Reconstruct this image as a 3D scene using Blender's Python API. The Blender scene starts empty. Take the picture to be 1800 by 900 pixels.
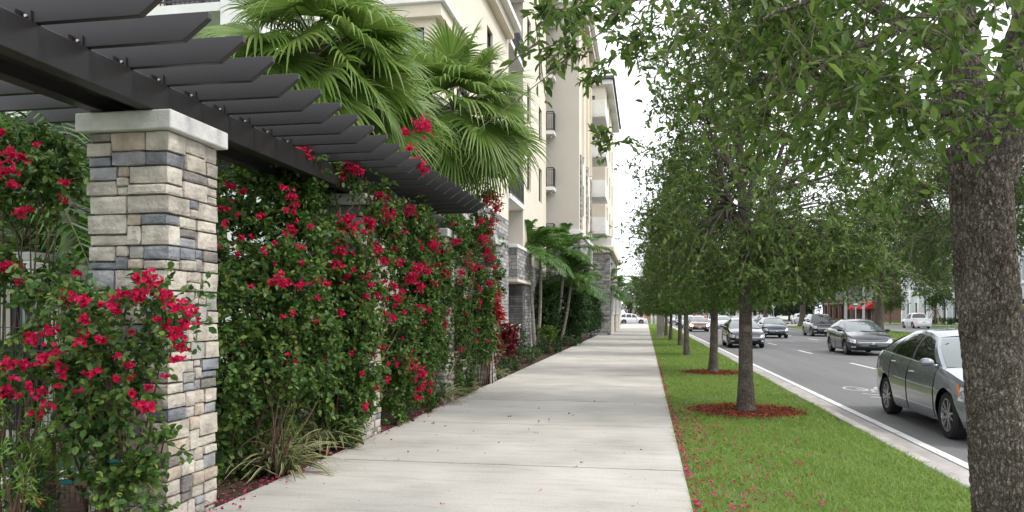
import bpy, math, random
import numpy as np
from mathutils import Vector, Matrix, noise as mn
sc = bpy.context.scene
C = sc.collection
rad = math.radians
# ------------------------------------------------------------------ camera, sky, sun, exposure
TH = math.atan(235 / 1350)
CT, ST = math.cos(TH), math.sin(TH)
H = 1.6
cam_d = bpy.data.cameras.new('camera')
cam = bpy.data.objects.new('camera', cam_d)
C.objects.link(cam)
cam.location = (0, 0, H)
cam.rotation_euler = (rad(90), 0, TH)
cam_d.sensor_width = 36
cam_d.lens = 27
cam_d.shift_y = 101 / 1800
cam_d.clip_start = 0.05
cam_d.clip_end = 5000
sc.camera = cam
world = bpy.data.worlds.new('World')
sc.world = world
world.use_nodes = True
nt = world.node_tree
nt.nodes.clear()
wo = nt.nodes.new('ShaderNodeOutputWorld')
bg = nt.nodes.new('ShaderNodeBackground')
sky = nt.nodes.new('ShaderNodeTexSky')
sky.sky_type = 'NISHITA'
sky.sun_disc = False
sky.sun_elevation = rad(52)
sky.sun_rotation = rad(97)
tc = nt.nodes.new('ShaderNodeTexCoord')
nz = nt.nodes.new('ShaderNodeTexNoise')
nz.inputs['Scale'].default_value = 2.6
nz.inputs['Detail'].default_value = 7
nz.inputs['Roughness'].default_value = .6
mp = nt.nodes.new('ShaderNodeMapping')
mp.inputs['Scale'].default_value = (1, 1, 2.4)
cr = nt.nodes.new('ShaderNodeValToRGB')
cr.color_ramp.elements[0].position = .30
cr.color_ramp.elements[0].color = (.72, .72, .72, 1)
cr.color_ramp.elements[1].position = .50
cr.color_ramp.elements[1].color = (1, 1, 1, 1)
cl = nt.nodes.new('ShaderNodeRGB')
cl.outputs[0].default_value = (10.2, 10.4, 10.9, 1)
mx = nt.nodes.new('ShaderNodeMix')
mx.data_type = 'RGBA'
nt.links.new(tc.outputs['Generated'], mp.inputs['Vector'])
nt.links.new(mp.outputs[0], nz.inputs['Vector'])
nt.links.new(nz.outputs['Fac'], cr.inputs['Fac'])
nt.links.new(cr.outputs['Color'], mx.inputs['Factor'])
nt.links.new(sky.outputs[0], mx.inputs[6])
nt.links.new(cl.outputs[0], mx.inputs[7])
nt.links.new(mx.outputs[2], bg.inputs['Color'])
bg.inputs['Strength'].default_value = .125
nt.links.new(bg.outputs[0], wo.inputs['Surface'])
sd = bpy.data.lights.new('sun', 'SUN')
sd.energy = 1.5
sd.angle = rad(12)
sd.color = (1, .955, .88)
sun = bpy.data.objects.new('sun', sd)
C.objects.link(sun)
sun.rotation_euler = Vector((-.66, .08, -.75)).to_track_quat('-Z', 'Y').to_euler()
sc.view_settings.view_transform = 'Standard'
sc.view_settings.look = 'None'
sc.view_settings.exposure = 0.66
sc.view_settings.gamma = 1
sc.cycles.max_bounces = 6
sc.cycles.diffuse_bounces = 3
sc.cycles.glossy_bounces = 3
sc.cycles.transmission_bounces = 3
sc.cycles.transparent_max_bounces = 6
sc.cycles.caustics_reflective = False
sc.cycles.caustics_refractive = False
sc.cycles.use_adaptive_sampling = True
sc.cycles.adaptive_threshold = .02


def at(px, py, D):
    """world point seen at photo pixel (px, py) at depth D along the camera axis"""
    xc = (px - 900) / 1350 * D
    return np.array([xc * CT - D * ST, D * CT + xc * ST, H + (551 - py) / 1350 * D])


def gp(px, py, Z=0.0):
    return at(px, py, 1350 * (H - Z) / (py - 551))


def yd(D, X):
    return (D + X * ST) / CT


# ------------------------------------------------------------------ materials
def mk(name, col, rough=.7, var=None, vscale=4.0, bump=0.0, bscale=30.0, metal=0.0, spec=.4, coat=0.0, stretch=None,
       detail=6, emit=None, lo=.35, hi=.65):
    m = bpy.data.materials.new(name)
    m.use_nodes = True
    n = m.node_tree
    b = n.nodes['Principled BSDF']
    b.inputs['Base Color'].default_value = (*col, 1)
    b.inputs['Roughness'].default_value = rough
    b.inputs['Metallic'].default_value = metal
    b.inputs['Specular IOR Level'].default_value = spec
    b.inputs['Coat Weight'].default_value = coat
    b.inputs['Coat Roughness'].default_value = .04
    if emit:
        b.inputs['Emission Color'].default_value = (*emit[0], 1)
        b.inputs['Emission Strength'].default_value = emit[1]
    t = n.nodes.new('ShaderNodeTexCoord')
    vec = t.outputs['Object']
    if stretch:
        q = n.nodes.new('ShaderNodeMapping')
        q.inputs['Scale'].default_value = stretch
        n.links.new(vec, q.inputs['Vector'])
        vec = q.outputs[0]
    if var:
        z = n.nodes.new('ShaderNodeTexNoise')
        z.inputs['Scale'].default_value = vscale
        z.inputs['Detail'].default_value = detail
        z.inputs['Roughness'].default_value = .65
        r = n.nodes.new('ShaderNodeValToRGB')
        r.color_ramp.elements[0].position = lo
        r.color_ramp.elements[1].position = hi
        r.color_ramp.elements[0].color = (*var, 1)
        r.color_ramp.elements[1].color = (*col, 1)
        n.links.new(vec, z.inputs['Vector'])
        n.links.new(z.outputs['Fac'], r.inputs['Fac'])
        n.links.new(r.outputs['Color'], b.inputs['Base Color'])
    if bump:
        z = n.nodes.new('ShaderNodeTexNoise')
        z.inputs['Scale'].default_value = bscale
        z.inputs['Detail'].default_value = 5
        p = n.nodes.new('ShaderNodeBump')
        p.inputs['Strength'].default_value = bump
        p.inputs['Distance'].default_value = .02
        n.links.new(vec, z.inputs['Vector'])
        n.links.new(z.outputs['Fac'], p.inputs['Height'])
        n.links.new(p.outputs[0], b.inputs['Normal'])
    return m


def island(name, cols, rough=.6, trans=0.0, spec=.35, constant=False, noise=None, bump=0.0, bscale=40.0):
    """each loose piece (leaf, stone, petal) takes its own colour from the list"""
    m = bpy.data.materials.new(name)
    m.use_nodes = True
    n = m.node_tree
    b = n.nodes['Principled BSDF']
    out = n.nodes['Material Output']
    g = n.nodes.new('ShaderNodeNewGeometry')
    r = n.nodes.new('ShaderNodeValToRGB')
    e = r.color_ramp.elements
    k = len(cols)
    if constant:
        r.color_ramp.interpolation = 'CONSTANT'
    while len(e) < k:
        e.new(.5)
    for i, c in enumerate(cols):
        e[i].position = (i / k) if constant else i / max(1, k - 1)
        e[i].color = (*c, 1)
    n.links.new(g.outputs['Random Per Island'], r.inputs['Fac'])
    colr = r.outputs['Color']
    if noise:
        t = n.nodes.new('ShaderNodeTexCoord')
        z = n.nodes.new('ShaderNodeTexNoise')
        z.inputs['Scale'].default_value = noise[0]
        z.inputs['Detail'].default_value = 6
        n.links.new(t.outputs['Object'], z.inputs['Vector'])
        r2 = n.nodes.new('ShaderNodeValToRGB')
        r2.color_ramp.elements[0].position = .3
        r2.color_ramp.elements[1].position = .7
        r2.color_ramp.elements[0].color = (noise[1],) * 3 + (1,)
        r2.color_ramp.elements[1].color = (noise[2],) * 3 + (1,)
        n.links.new(z.outputs['Fac'], r2.inputs['Fac'])
        mm = n.nodes.new('ShaderNodeMix')
        mm.data_type = 'RGBA'
        mm.blend_type = 'MULTIPLY'
        mm.inputs['Factor'].default_value = 1
        n.links.new(colr, mm.inputs[6])
        n.links.new(r2.outputs['Color'], mm.inputs[7])
        colr = mm.outputs[2]
    n.links.new(colr, b.inputs['Base Color'])
    b.inputs['Roughness'].default_value = rough
    b.inputs['Specular IOR Level'].default_value = spec
    if bump:
        t = n.nodes.new('ShaderNodeTexCoord')
        z = n.nodes.new('ShaderNodeTexNoise')
        z.inputs['Scale'].default_value = bscale
        z.inputs['Detail'].default_value = 6
        p = n.nodes.new('ShaderNodeBump')
        p.inputs['Strength'].default_value = bump
        p.inputs['Distance'].default_value = .02
        n.links.new(t.outputs['Object'], z.inputs['Vector'])
        n.links.new(z.outputs['Fac'], p.inputs['Height'])
        n.links.new(p.outputs[0], b.inputs['Normal'])
    if trans:
        tr = n.nodes.new('ShaderNodeBsdfTranslucent')
        mix = n.nodes.new('ShaderNodeMixShader')
        mix.inputs[0].default_value = trans
        n.links.new(colr, tr.inputs['Color'])
        n.links.new(b.outputs[0], mix.inputs[1])
        n.links.new(tr.outputs[0], mix.inputs[2])
        n.links.new(mix.outputs[0], out.inputs['Surface'])
    return m


def ledgestone(name, c1, c2, mortar, sx=1.0, h=.15):
    """stacked ledge stone cladding for walls far from the camera"""
    m = bpy.data.materials.new(name)
    m.use_nodes = True
    n = m.node_tree
    b = n.nodes['Principled BSDF']
    b.inputs['Roughness'].default_value = .85
    t = n.nodes.new('ShaderNodeTexCoord')
    s = n.nodes.new('ShaderNodeSeparateXYZ')
    a = n.nodes.new('ShaderNodeMath')
    a.operation = 'ADD'
    k = n.nodes.new('ShaderNodeCombineXYZ')
    n.links.new(t.outputs['Object'], s.inputs[0])
    n.links.new(s.outputs[0], a.inputs[0])
    n.links.new(s.outputs[1], a.inputs[1])
    n.links.new(a.outputs[0], k.inputs[0])
    n.links.new(s.outputs[2], k.inputs[1])
    br = n.nodes.new('ShaderNodeTexBrick')
    br.offset = .37
    br.squash = 1.6
    br.squash_frequency = 3
    br.inputs['Color1'].default_value = (*c1, 1)
    br.inputs['Color2'].default_value = (*c2, 1)
    br.inputs['Mortar'].default_value = (*mortar, 1)
    br.inputs['Scale'].default_value = 1
    br.inputs['Mortar Size'].default_value = .009
    br.inputs['Brick Width'].default_value = .46 * sx
    br.inputs['Bias'].default_value = -.1
    br.inputs['Row Height'].default_value = h
    n.links.new(k.outputs[0], br.inputs['Vector'])
    z = n.nodes.new('ShaderNodeTexNoise')
    z.inputs['Scale'].default_value = 5
    z.inputs['Detail'].default_value = 8
    n.links.new(t.outputs['Object'], z.inputs['Vector'])
    mm = n.nodes.new('ShaderNodeMix')
    mm.data_type = 'RGBA'
    mm.blend_type = 'OVERLAY'
    mm.inputs['Factor'].default_value = .8
    n.links.new(br.outputs['Color'], mm.inputs[6])
    n.links.new(z.outputs['Fac'], mm.inputs[7])
    n.links.new(mm.outputs[2], b.inputs['Base Color'])
    p = n.nodes.new('ShaderNodeBump')
    p.inputs['Strength'].default_value = .8
    p.inputs['Distance'].default_value = .03
    n.links.new(br.outputs['Fac'], p.inputs['Height'])
    p.invert = True
    n.links.new(p.outputs[0], b.inputs['Normal'])
    return m


M = {}
M['concrete'] = mk('concrete', (.56, .535, .48), .85, (.42, .405, .37), 1.1, .25, 60, detail=9, lo=.3, hi=.62)  # replaced below by the slab concrete
M['curb'] = mk('curb_concrete', (.41, .385, .36), .85, (.27, .25, .235), 1.6, .2, 50, detail=9)
M['asphalt'] = mk('asphalt', (.15, .148, .147), .8, (.112, .111, .11), 1.5, .5, 120, detail=10, stretch=(1, .05, 1))
M['paint'] = mk('road_paint', (.62, .62, .60), .7, (.38, .38, .37), 5, .1, 60, detail=9, lo=.3, hi=.5)
M['soil'] = mk('soil', (.10, .14, .03), .95, (.07, .09, .025), 3, .5, 30)
M['ground'] = mk('ground', (.075, .11, .03), .95, (.05, .075, .022), 1.5, .4, 20)
M['mulch'] = mk('mulch', (.085, .045, .028), .95, (.03, .018, .012), 14, 1.0, 45, detail=10)
M['turf'] = mk('turf', (.05, .16, .035), .9, (.04, .11, .03), 4, .5, 90)
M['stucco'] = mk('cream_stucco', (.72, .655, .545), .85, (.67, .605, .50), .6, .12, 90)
M['stucco_grey_shade'] = mk('shade_grey_stucco', (.56, .52, .46), .85, (.52, .485, .43), .5, .12, 90)  # cream stucco with shade painted in, for recessed and sun-averted walls; pavilion grey too
M['white'] = mk('white_trim', (.80, .79, .77), .7, (.70, .69, .66), 1.2, .05, 40)
M['capstone'] = mk('cap_stone', (.66, .655, .635), .8, (.50, .495, .48), 5, .3, 60, detail=9)
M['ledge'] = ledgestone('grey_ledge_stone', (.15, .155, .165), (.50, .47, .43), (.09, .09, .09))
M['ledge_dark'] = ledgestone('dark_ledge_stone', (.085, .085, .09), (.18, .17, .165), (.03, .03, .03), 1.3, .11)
M['brick'] = ledgestone('brown_brick', (.22, .115, .085), (.30, .16, .12), (.25, .2, .17), .7, .09)
M['glass'] = mk('window_glass', (.035, .04, .045), .05, spec=.8)
M['glass_light'] = mk('reflective_glass', (.30, .36, .40), .08, spec=.8)
M['frame'] = mk('dark_window_frame', (.03, .028, .026), .5)
M['metal_dark'] = mk('dark_painted_metal', (.028, .026, .026), .42, (.02, .019, .02), 3, .04, 200, spec=.5)
M['pergola'] = mk('charcoal_painted_beam', (.018, .0165, .0165), .42, (.0135, .012, .012), 2.2, .05, 180, spec=.5)
M['steel'] = mk('galvanised_steel', (.42, .43, .44), .45, metal=.7)
M['bolt'] = mk('bolt_steel', (.6, .6, .6), .3, metal=.9)
M['wood'] = mk('weathered_stake', (.16, .11, .07), .9, (.09, .06, .04), 12, .4, 60, stretch=(1, 1, .2))
M['tie'] = mk('teal_tie_tape', (.0, .16, .17), .6)
M['black'] = mk('black_plastic', (.012, .012, .013), .5)
M['trunk_palm'] = mk('palm_bark', (.38, .345, .30), .9, (.17, .15, .125), 5, .6, 25, stretch=(.6, .6, 4))
M['bark_far'] = mk('grey_bark', (.175, .15, .125), .95, (.07, .06, .05), 11, 1.0, 26, stretch=(1, 1, .3), detail=8)
M['twig'] = mk('twig_bark', (.20, .175, .135), .9, (.11, .095, .07), 20)
M['vine'] = mk('vine_stem', (.13, .085, .055), .9, (.07, .045, .03), 20, .3, 60)
M['oak_leaf'] = island('oak_leaf', [(.048, .096, .017), (.076, .142, .024), (.105, .18, .032), (.175, .245, .055), (.055, .108, .02)], .48, .4, .3)
M['oak_leaf_far'] = island('oak_leaf_far', [(.048, .095, .019), (.072, .137, .026), (.118, .195, .04), (.055, .107, .021)], .55, .4, .22)
M['oak_leaf_dark'] = island('oak_leaf_dark', [(.02, .042, .014), (.03, .06, .018), (.05, .09, .025)], .5, .25, .4)
M['boug_leaf'] = island('bougainvillea_leaf', [(.032, .082, .02), (.048, .112, .025), (.066, .142, .03), (.105, .195, .038), (.18, .24, .05), (.04, .095, .022)], .46, .34, .32)
M['bract'] = island('crimson_bract', [(.50, .007, .055), (.60, .012, .08), (.40, .005, .04), (.66, .03, .13), (.34, .01, .04)], .55, .35, .2)
M['petal'] = island('fallen_petal', [(.48, .02, .12), (.34, .014, .08), (.56, .08, .2), (.26, .018, .05)], .7, .2, .2)
M['fan_leaf'] = island('fan_palm_leaf', [(.09, .175, .026), (.13, .225, .038), (.18, .275, .056), (.23, .31, .085), (.075, .145, .024)], .38, .4, .4)
M['fan_dead'] = island('dry_palm_tip', [(.28, .25, .13), (.22, .2, .09)], .7, .2, .2)
M['petiole'] = mk('palm_petiole', (.12, .16, .045), .5, (.10, .09, .04), 8)
M['feather_leaf'] = island('feather_palm_leaf', [(.045, .105, .02), (.065, .15, .028), (.105, .21, .04), (.155, .27, .06)], .42, .36, .35)
M['shaft'] = mk('palm_crownshaft', (.14, .22, .06), .4, (.09, .15, .04), 6)
M['hedge_leaf'] = island('hedge_leaf', [(.025, .065, .014), (.04, .10, .02), (.06, .13, .025)], .45, .2, .45)
M['lime_leaf'] = island('lime_leaf', [(.10, .20, .025), (.14, .25, .03), (.07, .15, .02)], .45, .3, .4)
M['dark_leaf'] = island('dark_shrub_leaf', [(.026, .062, .018), (.038, .085, .022), (.058, .12, .03)], .5, .28, .3)
M['ti_leaf'] = island('red_ti_leaf', [(.16, .012, .014), (.09, .012, .012), (.26, .02, .025), (.05, .02, .012)], .35, .25, .5)
M['ti_bright'] = island('bright_red_ti_leaf', [(.42, .02, .025), (.30, .015, .02), (.5, .04, .04)], .35, .3, .5)
M['strap_green'] = island('strap_leaf_green', [(.06, .11, .03), (.08, .14, .04)], .4, .25, .4)
M['strap_cream'] = island('strap_leaf_cream', [(.46, .44, .24), (.38, .38, .2)], .45, .25, .4)
M['grass'] = island('lawn_blade', [(.14, .265, .03), (.18, .31, .046), (.23, .36, .068), (.33, .38, .13), (.11, .22, .026)], .5, .4, .3)
M['chip'] = island('red_mulch_chip', [(.25, .048, .026), (.17, .034, .02), (.33, .09, .05), (.11, .028, .018)], .85, 0, .2)
M['chip_brown'] = island('brown_mulch_chip', [(.09, .045, .03), (.05, .03, .02), (.15, .085, .055), (.2, .13, .09)], .9, 0, .2)
M['stone'] = island('stacked_field_stone', [(.44, .40, .345), (.50, .455, .395), (.22, .23, .25), (.42, .385, .335), (.30, .30, .305),
                    (.48, .435, .38), (.23, .21, .195), (.46, .385, .31), (.54, .50, .43), (.36, .345, .32), (.47, .43, .37), (.50, .45, .38)], .85, 0, .3, True, (7, .62, 1.15), .9, 26)
M['stone_core'] = mk('stone_mortar', (.10, .095, .09), .95)


def slab_concrete():
    m = island('slab_concrete', [(.46, .438, .398), (.485, .462, .42), (.43, .412, .376), (.495, .472, .428), (.45, .43, .392)], .85, 0, .3, False, (.9, .78, 1.06), .35, 70)
    n = m.node_tree
    b = n.nodes['Principled BSDF']
    src = b.inputs['Base Color'].links[0].from_socket
    t = n.nodes.new('ShaderNodeTexCoord')
    for sc_, lo, hi, dark, st in ((46, .32, .48, .74, (1, 1, 1)), (3.2, .34, .52, .84, (.35, 2.2, 1)), (150, .30, .42, .82, (1, 1, 1)), (9, .28, .40, .80, (1, 1, 1))):
        q = n.nodes.new('ShaderNodeMapping')
        q.inputs['Scale'].default_value = st
        z = n.nodes.new('ShaderNodeTexNoise')
        z.inputs['Scale'].default_value = sc_
        z.inputs['Detail'].default_value = 8
        z.inputs['Roughness'].default_value = .7
        r = n.nodes.new('ShaderNodeValToRGB')
        r.color_ramp.elements[0].position = lo
        r.color_ramp.elements[1].position = hi
        r.color_ramp.elements[0].color = (dark, dark, dark * .99, 1)
        r.color_ramp.elements[1].color = (1, 1, 1, 1)
        mm = n.nodes.new('ShaderNodeMix')
        mm.data_type = 'RGBA'
        mm.blend_type = 'MULTIPLY'
        mm.inputs['Factor'].default_value = 1
        n.links.new(t.outputs['Object'], q.inputs['Vector'])
        n.links.new(q.outputs[0], z.inputs['Vector'])
        n.links.new(z.outputs['Fac'], r.inputs['Fac'])
        n.links.new(src, mm.inputs[6])
        n.links.new(r.outputs['Color'], mm.inputs[7])
        src = mm.outputs[2]
    n.links.new(src, b.inputs['Base Color'])
    return m


M['concrete_slab'] = slab_concrete()


def bark_mat():
    m = bpy.data.materials.new('furrowed_oak_bark')
    m.use_nodes = True
    n = m.node_tree
    b = n.nodes['Principled BSDF']
    b.inputs['Roughness'].default_value = .95
    b.inputs['Specular IOR Level'].default_value = .2
    t = n.nodes.new('ShaderNodeTexCoord')
    z0 = n.nodes.new('ShaderNodeTexNoise')
    z0.inputs['Scale'].default_value = 22
    z0.inputs['Detail'].default_value = 5
    z0.inputs['Roughness'].default_value = .65
    n.links.new(t.outputs['Object'], z0.inputs['Vector'])
    hs = []
    for sc_, zs_, am in ((52, .30, .055), (88, .55, .035)):
        q = n.nodes.new('ShaderNodeMapping')
        q.inputs['Scale'].default_value = (1, 1, zs_)
        ad = n.nodes.new('ShaderNodeMix')
        ad.data_type = 'RGBA'
        ad.blend_type = 'ADD'
        ad.inputs['Factor'].default_value = am
        v = n.nodes.new('ShaderNodeTexVoronoi')
        v.feature = 'DISTANCE_TO_EDGE'
        v.inputs['Scale'].default_value = sc_
        n.links.new(t.outputs['Object'], q.inputs['Vector'])
        n.links.new(q.outputs[0], ad.inputs[6])
        n.links.new(z0.outputs['Color'], ad.inputs[7])
        n.links.new(ad.outputs[2], v.inputs['Vector'])
        r = n.nodes.new('ShaderNodeValToRGB')
        r.color_ramp.elements[1].position = .20
        n.links.new(v.outputs['Distance'], r.inputs['Fac'])
        hs.append(r.outputs['Color'])
    mu = n.nodes.new('ShaderNodeMix')
    mu.data_type = 'RGBA'
    mu.blend_type = 'MULTIPLY'
    mu.inputs['Factor'].default_value = .55
    n.links.new(hs[0], mu.inputs[6])
    n.links.new(hs[1], mu.inputs[7])
    z = n.nodes.new('ShaderNodeTexNoise')
    z.inputs['Scale'].default_value = 30
    z.inputs['Detail'].default_value = 9
    z.inputs['Roughness'].default_value = .75
    n.links.new(t.outputs['Object'], z.inputs['Vector'])
    hm = n.nodes.new('ShaderNodeMix')
    hm.data_type = 'RGBA'
    hm.inputs['Factor'].default_value = .45
    n.links.new(mu.outputs[2], hm.inputs[6])
    n.links.new(z.outputs['Fac'], hm.inputs[7])
    r = n.nodes.new('ShaderNodeValToRGB')
    e = r.color_ramp.elements
    e[0].position, e[0].color = .16, (.03, .025, .02, 1)
    e[1].position, e[1].color = .50, (.20, .175, .147, 1)
    x = e.new(.85)
    x.color = (.33, .30, .26, 1)
    n.links.new(hm.outputs[2], r.inputs['Fac'])
    zb_ = n.nodes.new('ShaderNodeTexNoise')
    zb_.inputs['Scale'].default_value = 4.5
    zb_.inputs['Detail'].default_value = 5
    rb = n.nodes.new('ShaderNodeValToRGB')
    rb.color_ramp.elements[0].position, rb.color_ramp.elements[0].color = .35, (.66, .64, .60, 1)
    rb.color_ramp.elements[1].position, rb.color_ramp.elements[1].color = .65, (1.1, 1.1, 1.1, 1)
    n.links.new(t.outputs['Object'], zb_.inputs['Vector'])
    n.links.new(zb_.outputs['Fac'], rb.inputs['Fac'])
    mm = n.nodes.new('ShaderNodeMix')
    mm.data_type = 'RGBA'
    mm.blend_type = 'MULTIPLY'
    mm.inputs['Factor'].default_value = 1
    n.links.new(r.outputs['Color'], mm.inputs[6])
    n.links.new(rb.outputs['Color'], mm.inputs[7])
    n.links.new(mm.outputs[2], b.inputs['Base Color'])
    p = n.nodes.new('ShaderNodeBump')
    p.inputs['Strength'].default_value = 1
    p.inputs['Distance'].default_value = .022
    n.links.new(hm.outputs[2], p.inputs['Height'])
    n.links.new(p.outputs[0], b.inputs['Normal'])
    return m


M['bark'] = bark_mat()


# ------------------------------------------------------------------ mesh helpers
def unit(a):
    return a / np.maximum(np.linalg.norm(a, axis=-1, keepdims=True), 1e-9)


def root_of(o):
    while o.parent:
        o = o.parent
    return o


def link(name, me, parent=None, loc=None):
    o = bpy.data.objects.new(name, me)
    C.objects.link(o)
    if parent:
        o.parent = parent
    if loc is not None:
        o.location = loc
    return o


def tag(o, label=None, cat=None, group=None, kind=None):
    if label:
        o['label'] = label
    if cat:
        o['category'] = cat
    if group:
        o['group'] = group
    if kind:
        o['kind'] = kind
    return o


def thing(name, label, cat, loc=(0, 0, 0), rotz=0, group=None):
    o = bpy.data.objects.new(name, None)
    o.empty_display_size = .2
    C.objects.link(o)
    o.location = tuple(float(x) for x in loc)
    o.rotation_euler = (0, 0, rotz)
    return tag(o, label, cat, group)


def np_obj(name, blocks, mats, parent=None, base=None, smooth=False, local=False):
    """blocks: list of (V n x 3, F m x k, material index); world coordinates unless local"""
    if not isinstance(mats, (list, tuple)):
        mats = [mats]
    Vs, LI, LT, MI = [], [], [], []
    n = 0
    for V, F, mi in blocks:
        V = np.asarray(V, float).reshape(-1, 3)
        F = np.asarray(F, int)
        if len(F) == 0:
            continue
        Vs.append(V)
        LI.append((F + n).ravel())
        LT.append(np.full(len(F), F.shape[1]))
        MI.append(np.full(len(F), mi))
        n += len(V)
    V = np.concatenate(Vs)
    LI, LT, MI = np.concatenate(LI), np.concatenate(LT), np.concatenate(MI)
    if parent is not None and not local:
        V = V - np.array(root_of(parent).location)
    elif base is not None and not local:
        V = V - np.array(base)
    me = bpy.data.meshes.new(name)
    me.vertices.add(len(V))
    me.vertices.foreach_set('co', V.astype(np.float32).ravel())
    me.loops.add(len(LI))
    me.loops.foreach_set('vertex_index', LI.astype(np.int32))
    me.polygons.add(len(LT))
    st = np.concatenate([[0], np.cumsum(LT)[:-1]])
    me.polygons.foreach_set('loop_start', st.astype(np.int32))
    me.polygons.foreach_set('material_index', MI.astype(np.int32))
    if smooth:
        me.polygons.foreach_set('use_smooth', np.ones(len(LT), bool))
    for m in mats:
        me.materials.append(m)
    me.update(calc_edges=True)
    me.validate()
    return link(name, me, parent, base if parent is None else None)


class MB:
    def __init__(s):
        s.v, s.f, s.m = [], [], []

    def add(s, V, F, mi=0):
        n = len(s.v)
        s.v += [tuple(float(c) for c in p) for p in V]
        s.f += [tuple(int(i) + n for i in f) for f in F]
        s.m += [mi] * len(F)
        return s

    def box(s, x0, x1, y0, y1, z0, z1, mi=0):
        V = [(x, y, z) for z in (z0, z1) for y in (y0, y1) for x in (x0, x1)]
        return s.add(V, [(0, 2, 3, 1), (4, 5, 7, 6), (0, 1, 5, 4), (2, 6, 7, 3), (0, 4, 6, 2), (1, 3, 7, 5)], mi)

    def ext(s, P, vec, mi=0):
        P = [np.array(p, float) for p in P]
        n = len(P)
        vec = np.array(vec, float)
        return s.add(P + [p + vec for p in P], [tuple(range(n))[::-1], tuple(range(n, 2 * n))] +
                     [(i, (i + 1) % n, n + (i + 1) % n, n + i) for i in range(n)], mi)

    def bar(s, a, b, w, d=None, mi=0, up=(0, 0, 1)):
        d = d or w
        a, b = np.array(a, float), np.array(b, float)
        t = unit(b - a)
        up = np.array(up, float)
        if abs(t @ up) > .95:
            up = np.array([1., 0, 0])
        x = unit(np.cross(t, up))
        y = np.cross(x, t)
        P = [a + x * i * w / 2 + y * j * d / 2 for i, j in ((-1, -1), (1, -1), (1, 1), (-1, 1))]
        return s.ext(P, b - a, mi)

    def tube(s, P, R, n=8, mi=0, cap=True):
        P = np.array(P, float)
        R = np.broadcast_to(np.array(R, float), (len(P),))
        T = unit(np.gradient(P, axis=0))
        ref = np.array([1., 0, 0]) if abs(T[0][0]) < .8 else np.array([0, 1., 0])
        V = []
        for i in range(len(P)):
            x = unit(np.cross(T[i], ref))
            y = np.cross(T[i], x)
            ref = np.cross(x, T[i])
            for k in range(n):
                a = 2 * math.pi * k / n
                V.append(P[i] + R[i] * (x * math.cos(a) + y * math.sin(a)))
        F = [(i * n + k, i * n + (k + 1) % n, (i + 1) * n + (k + 1) % n, (i + 1) * n + k) for i in range(len(P) - 1) for k in range(n)]
        if cap:
            F += [tuple(range(n))[::-1], tuple(range((len(P) - 1) * n, len(P) * n))]
        return s.add(V, F, mi)

    def lathe(s, prof, n=24, c=(0, 0, 0), axis='z', mi=0):
        V = []
        for r, z in prof:
            for k in range(n):
                a = 2 * math.pi * k / n
                p = (r * math.cos(a), r * math.sin(a), z)
                if axis == 'y':
                    p = (p[0], p[2], p[1])
                elif axis == 'x':
                    p = (p[2], p[0], p[1])
                V.append((p[0] + c[0], p[1] + c[1], p[2] + c[2]))
        F = [(i * n + k, i * n + (k + 1) % n, (i + 1) * n + (k + 1) % n, (i + 1) * n + k) for i in range(len(prof) - 1) for k in range(n)]
        return s.add(V, F, mi)

    def grid(s, G, mi=0, flip=False):
        G = np.array(G, float)
        a, b = G.shape[:2]
        F = []
        for i in range(a - 1):
            for j in range(b - 1):
                q = (i * b + j, i * b + j + 1, (i + 1) * b + j + 1, (i + 1) * b + j)
                F.append(q[::-1] if flip else q)
        return s.add(G.reshape(-1, 3), F, mi)

    def build(s, name, mats, parent=None, base=None, smooth=False, bevel=0, local=False, segs=2):
        if not isinstance(mats, (list, tuple)):
            mats = [mats]
        off = np.zeros(3)
        if parent is not None and not local:
            off = np.array(root_of(parent).location)
        elif base is not None and not local:
            off = np.array(base, float)
        me = bpy.data.meshes.new(name)
        me.from_pydata([tuple(np.array(p) - off) for p in s.v], [], s.f)
        me.polygons.foreach_set('material_index', s.m)
        if smooth:
            me.polygons.foreach_set('use_smooth', [True] * len(s.f))
        for m in mats:
            me.materials.append(m)
        me.update()
        o = link(name, me, parent, None if parent is not None else base)
        if bevel:
            b = o.modifiers.new('bevel', 'BEVEL')
            b.width = bevel
            b.segments = segs
            b.limit_method = 'ANGLE'
        return o


def struct(name, mb, mat, **k):
    return tag(mb.build(name, mat, base=(0, 0, 0), **k), kind='structure')


# ------------------------------------------------------------------ foliage helpers
def leaf_block(P, Dv, Nv, L, W, fold=.22, shape=6, mi=0):
    n = len(P)
    Dv = unit(Dv)
    S = unit(np.cross(Dv, Nv))
    N = np.cross(S, Dv)
    L = np.broadcast_to(L, (n,))[:, None]
    W = np.broadcast_to(W, (n,))[:, None]
    if shape == 4:
        m = P + Dv * L * .48 + N * W * fold
        V = np.stack([P, m + S * W / 2, P + Dv * L, m - S * W / 2], 1)
        F = (np.arange(n) * 4)[:, None] + np.array([0, 1, 2, 3])
        return V.reshape(-1, 3), F, mi
    a = P + Dv * L * .28 + N * W * fold
    b = P + Dv * L * .68 + N * W * fold * .8
    tip = P + Dv * L - N * L * .06
    V = np.stack([P, a + S * W * .46, b + S * W * .42, tip, b - S * W * .42, a - S * W * .46], 1)
    k = (np.arange(n) * 6)[:, None]
    F = np.concatenate([k + np.array([0, 1, 2, 3]), k + np.array([0, 3, 4, 5])])
    return V.reshape(-1, 3), F, mi


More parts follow.
